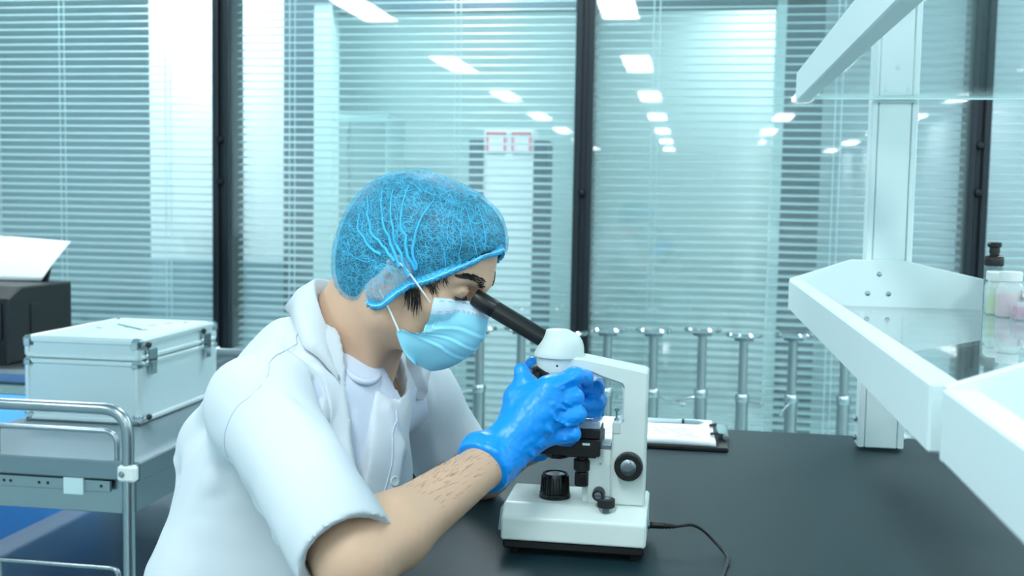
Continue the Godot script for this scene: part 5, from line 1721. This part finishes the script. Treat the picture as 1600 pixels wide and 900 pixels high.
func person_gloves(t: Node3D, home: Transform3D) -> void:
	var nz := FastNoiseLite.new()
	nz.seed = 21
	nz.frequency = 45.0
	nz.fractal_octaves = 2
	var wr := Vector3(-0.2326, 0.8837, -1.3100)
	var er := Vector3(-0.3450, 0.8164, -1.1030)
	# the right hand, its back to the camera
	var b := Blob.new()
	var mcp := [Vector3(-0.1681, 0.9694, -1.3430), Vector3(-0.1706, 0.9514, -1.3340), Vector3(-0.1710, 0.9303, -1.3340), Vector3(-0.1764, 0.9072, -1.3420)]
	var pip := [Vector3(-0.1369, 0.9855, -1.3580), Vector3(-0.1365, 0.9587, -1.3520), Vector3(-0.1325, 0.9375, -1.3490), Vector3(-0.1395, 0.9120, -1.3520)]
	var dip := [Vector3(-0.1264, 0.9805, -1.3770), Vector3(-0.1390, 0.9508, -1.3780), Vector3(-0.1363, 0.9296, -1.3720), Vector3(-0.1435, 0.9035, -1.3680)]
	var tip := [Vector3(-0.1250, 0.9719, -1.3900), Vector3(-0.1516, 0.9442, -1.3880), Vector3(-0.1486, 0.9241, -1.3800), Vector3(-0.1555, 0.8995, -1.3720)]
	for k in 4:
		b.cone(wr + Vector3(0.004 * (1.5 - k) * 0.6, 0.006 * (1.5 - k), 0), mcp[k], 0.0205, 0.0140, 0.02)
		b.cone(mcp[k], pip[k], 0.0125, 0.0112, 0.006)
		b.cone(pip[k], dip[k], 0.0110, 0.0098, 0.005)
		b.cone(dip[k], tip[k], 0.0096, 0.0085, 0.005)
	b.cone(Vector3(-0.2130, 0.9142, -1.3350), Vector3(-0.2093, 0.9552, -1.3480), 0.021, 0.0145, 0.02)
	b.cone(Vector3(-0.2093, 0.9552, -1.3480), Vector3(-0.2018, 0.9748, -1.3560), 0.0130, 0.0120, 0.006)
	b.cone(Vector3(-0.2018, 0.9748, -1.3560), Vector3(-0.2063, 0.9885, -1.3620), 0.0118, 0.0100, 0.005)
	b.cone(Vector3(-0.2093, 0.9552, -1.3480), mcp[0], 0.010, 0.011, 0.02)
	var back := (er - wr).normalized()
	b.cone(wr, wr + back * 0.020, 0.0300, 0.0335, 0.02)
	b.cone(wr + back * 0.012, Vector3(-0.2511, 0.8994, -1.3000), 0.030, 0.020, 0.01)
	b.crease([Vector3(-0.2146, 0.9557, -1.3300), Vector3(-0.2082, 0.9380, -1.3180), Vector3(-0.1917, 0.9200, -1.3120), Vector3(-0.1697, 0.8958, -1.3180)], 0.0034, 0.0048)
	b.crease([Vector3(-0.2190, 0.9331, -1.3200), Vector3(-0.2093, 0.9191, -1.3120), Vector3(-0.1986, 0.9073, -1.3060), Vector3(-0.1808, 0.8909, -1.3120)], 0.0034, 0.0048)
	b.crease([Vector3(-0.1961, 0.9549, -1.3260), Vector3(-0.1802, 0.9394, -1.3180), Vector3(-0.1639, 0.9226, -1.3180), Vector3(-0.1474, 0.9024, -1.3300)], 0.0034, 0.0048)
	b.crease([Vector3(-0.1811, 0.9587, -1.3220), Vector3(-0.1619, 0.9540, -1.3220), Vector3(-0.1445, 0.9465, -1.3320)], 0.0030, 0.0042)
	b.crease([Vector3(-0.1663, 0.9477, -1.3200), Vector3(-0.1535, 0.9335, -1.3220), Vector3(-0.1433, 0.9256, -1.3320), Vector3(-0.1318, 0.9252, -1.3450)], 0.0030, 0.0042)
	b.crease([Vector3(-0.1764, 0.9619, -1.3280), Vector3(-0.1571, 0.9749, -1.3320), Vector3(-0.1379, 0.9834, -1.3450)], 0.0030, 0.0042)
	b.crease([Vector3(-0.2271, 0.9087, -1.3000), Vector3(-0.2155, 0.9017, -1.2840), Vector3(-0.2067, 0.8772, -1.2860)], 0.0032, 0.006)
	b.crease([Vector3(-0.2354, 0.9086, -1.2800), Vector3(-0.2204, 0.9017, -1.2760), Vector3(-0.2114, 0.8839, -1.2800)], 0.0034, 0.0048)
	b.crease([Vector3(-0.2152, 0.9093, -1.3000), Vector3(-0.2027, 0.8985, -1.2980), Vector3(-0.1923, 0.8779, -1.3100)], 0.0034, 0.0048)
	b.crease([Vector3(-0.2018, 0.9456, -1.3220), Vector3(-0.1858, 0.9303, -1.3140), Vector3(-0.1732, 0.9077, -1.3180), Vector3(-0.1616, 0.8927, -1.3300)], 0.0030, 0.0045)
	b.crease([Vector3(-0.2123, 0.9647, -1.3400), Vector3(-0.2031, 0.9506, -1.3300), Vector3(-0.1840, 0.9417, -1.3220)], 0.0026, 0.0042)
	b.crease([Vector3(-0.2082, 0.9084, -1.3060), Vector3(-0.1905, 0.8997, -1.3060), Vector3(-0.1789, 0.8869, -1.3160)], 0.0030, 0.0045)
	b.crease([Vector3(-0.1601, 0.9751, -1.3300), Vector3(-0.1463, 0.9715, -1.3360)], 0.0022, 0.0035)
	b.crease([Vector3(-0.1485, 0.9564, -1.3300), Vector3(-0.1389, 0.9505, -1.3380)], 0.0022, 0.0035)
	b.crease([Vector3(-0.1550, 0.9186, -1.3240), Vector3(-0.1449, 0.9053, -1.3360)], 0.0026, 0.004)
	b.crease([Vector3(-0.2107, 0.9704, -1.3450), Vector3(-0.1988, 0.9698, -1.3420)], 0.0022, 0.0035)
	b.noise = nz
	b.amp = 0.0009
	b.plane_cut(wr + back * 0.026 + Vector3(0, 0, 0), back + Vector3(0.18, -0.05, 0))
	var out := fresh()
	nets(b, Vector3(-0.30, 0.84, -1.41), Vector3(-0.09, 1.02, -1.24), 0.0023, out, home)
	obj("glove", meshed(out), M.glove, t, "blue glove on the hand nearer the camera, back of hand turned out")
	# the left hand beyond the nosepiece, fingers closing round it
	b = Blob.new()
	var wl := Vector3(-0.2167, 0.8641, -1.5100)
	var el := Vector3(-0.3353, 0.7686, -1.6500)
	mcp = [Vector3(-0.1619, 0.9490, -1.4780), Vector3(-0.1600, 0.9309, -1.4800), Vector3(-0.1616, 0.9144, -1.4820), Vector3(-0.1671, 0.8990, -1.4860)]
	pip = [Vector3(-0.1184, 0.9570, -1.4520), Vector3(-0.1152, 0.9383, -1.4500), Vector3(-0.1184, 0.9221, -1.4520), Vector3(-0.1290, 0.9081, -1.4580)]
	dip = [Vector3(-0.1170, 0.9598, -1.4250), Vector3(-0.1155, 0.9378, -1.4240), Vector3(-0.1206, 0.9230, -1.4280), Vector3(-0.1322, 0.9088, -1.4360)]
	tip = [Vector3(-0.1337, 0.9623, -1.4050), Vector3(-0.1329, 0.9409, -1.4020), Vector3(-0.1366, 0.9260, -1.4080), Vector3(-0.1443, 0.9114, -1.4200)]
	for k in 4:
		b.cone(wl + Vector3(0.003 * (1.5 - k), 0.006 * (1.5 - k), 0), mcp[k], 0.0205, 0.0140, 0.02)
		b.cone(mcp[k], pip[k], 0.0125, 0.0114, 0.006)
		b.cone(pip[k], dip[k], 0.0112, 0.0104, 0.006)
		b.cone(dip[k], tip[k], 0.0102, 0.0088, 0.005)
	b.cone(Vector3(-0.2031, 0.8944, -1.5000), Vector3(-0.2054, 0.9378, -1.4850), 0.020, 0.014, 0.02)
	b.cone(Vector3(-0.2054, 0.9378, -1.4850), Vector3(-0.2074, 0.9643, -1.4700), 0.0125, 0.0118, 0.006)
	b.cone(Vector3(-0.2074, 0.9643, -1.4700), Vector3(-0.2056, 0.9843, -1.4550), 0.0116, 0.0100, 0.005)
	b.cone(Vector3(-0.2054, 0.9378, -1.4850), mcp[0], 0.010, 0.011, 0.02)
	back = (el - wl).normalized()
	b.cone(wl, wl + back * 0.018, 0.0300, 0.0330, 0.02)
	b.noise = nz
	b.amp = 0.0011
	b.plane_cut(wl + back * 0.024, back)
	out = fresh()
	nets(b, Vector3(-0.29, 0.84, -1.59), Vector3(-0.07, 1.03, -1.36), 0.003, out, home)
	obj("glove", meshed(out), M.glove, t, "blue glove on the far hand curled round the nosepiece")
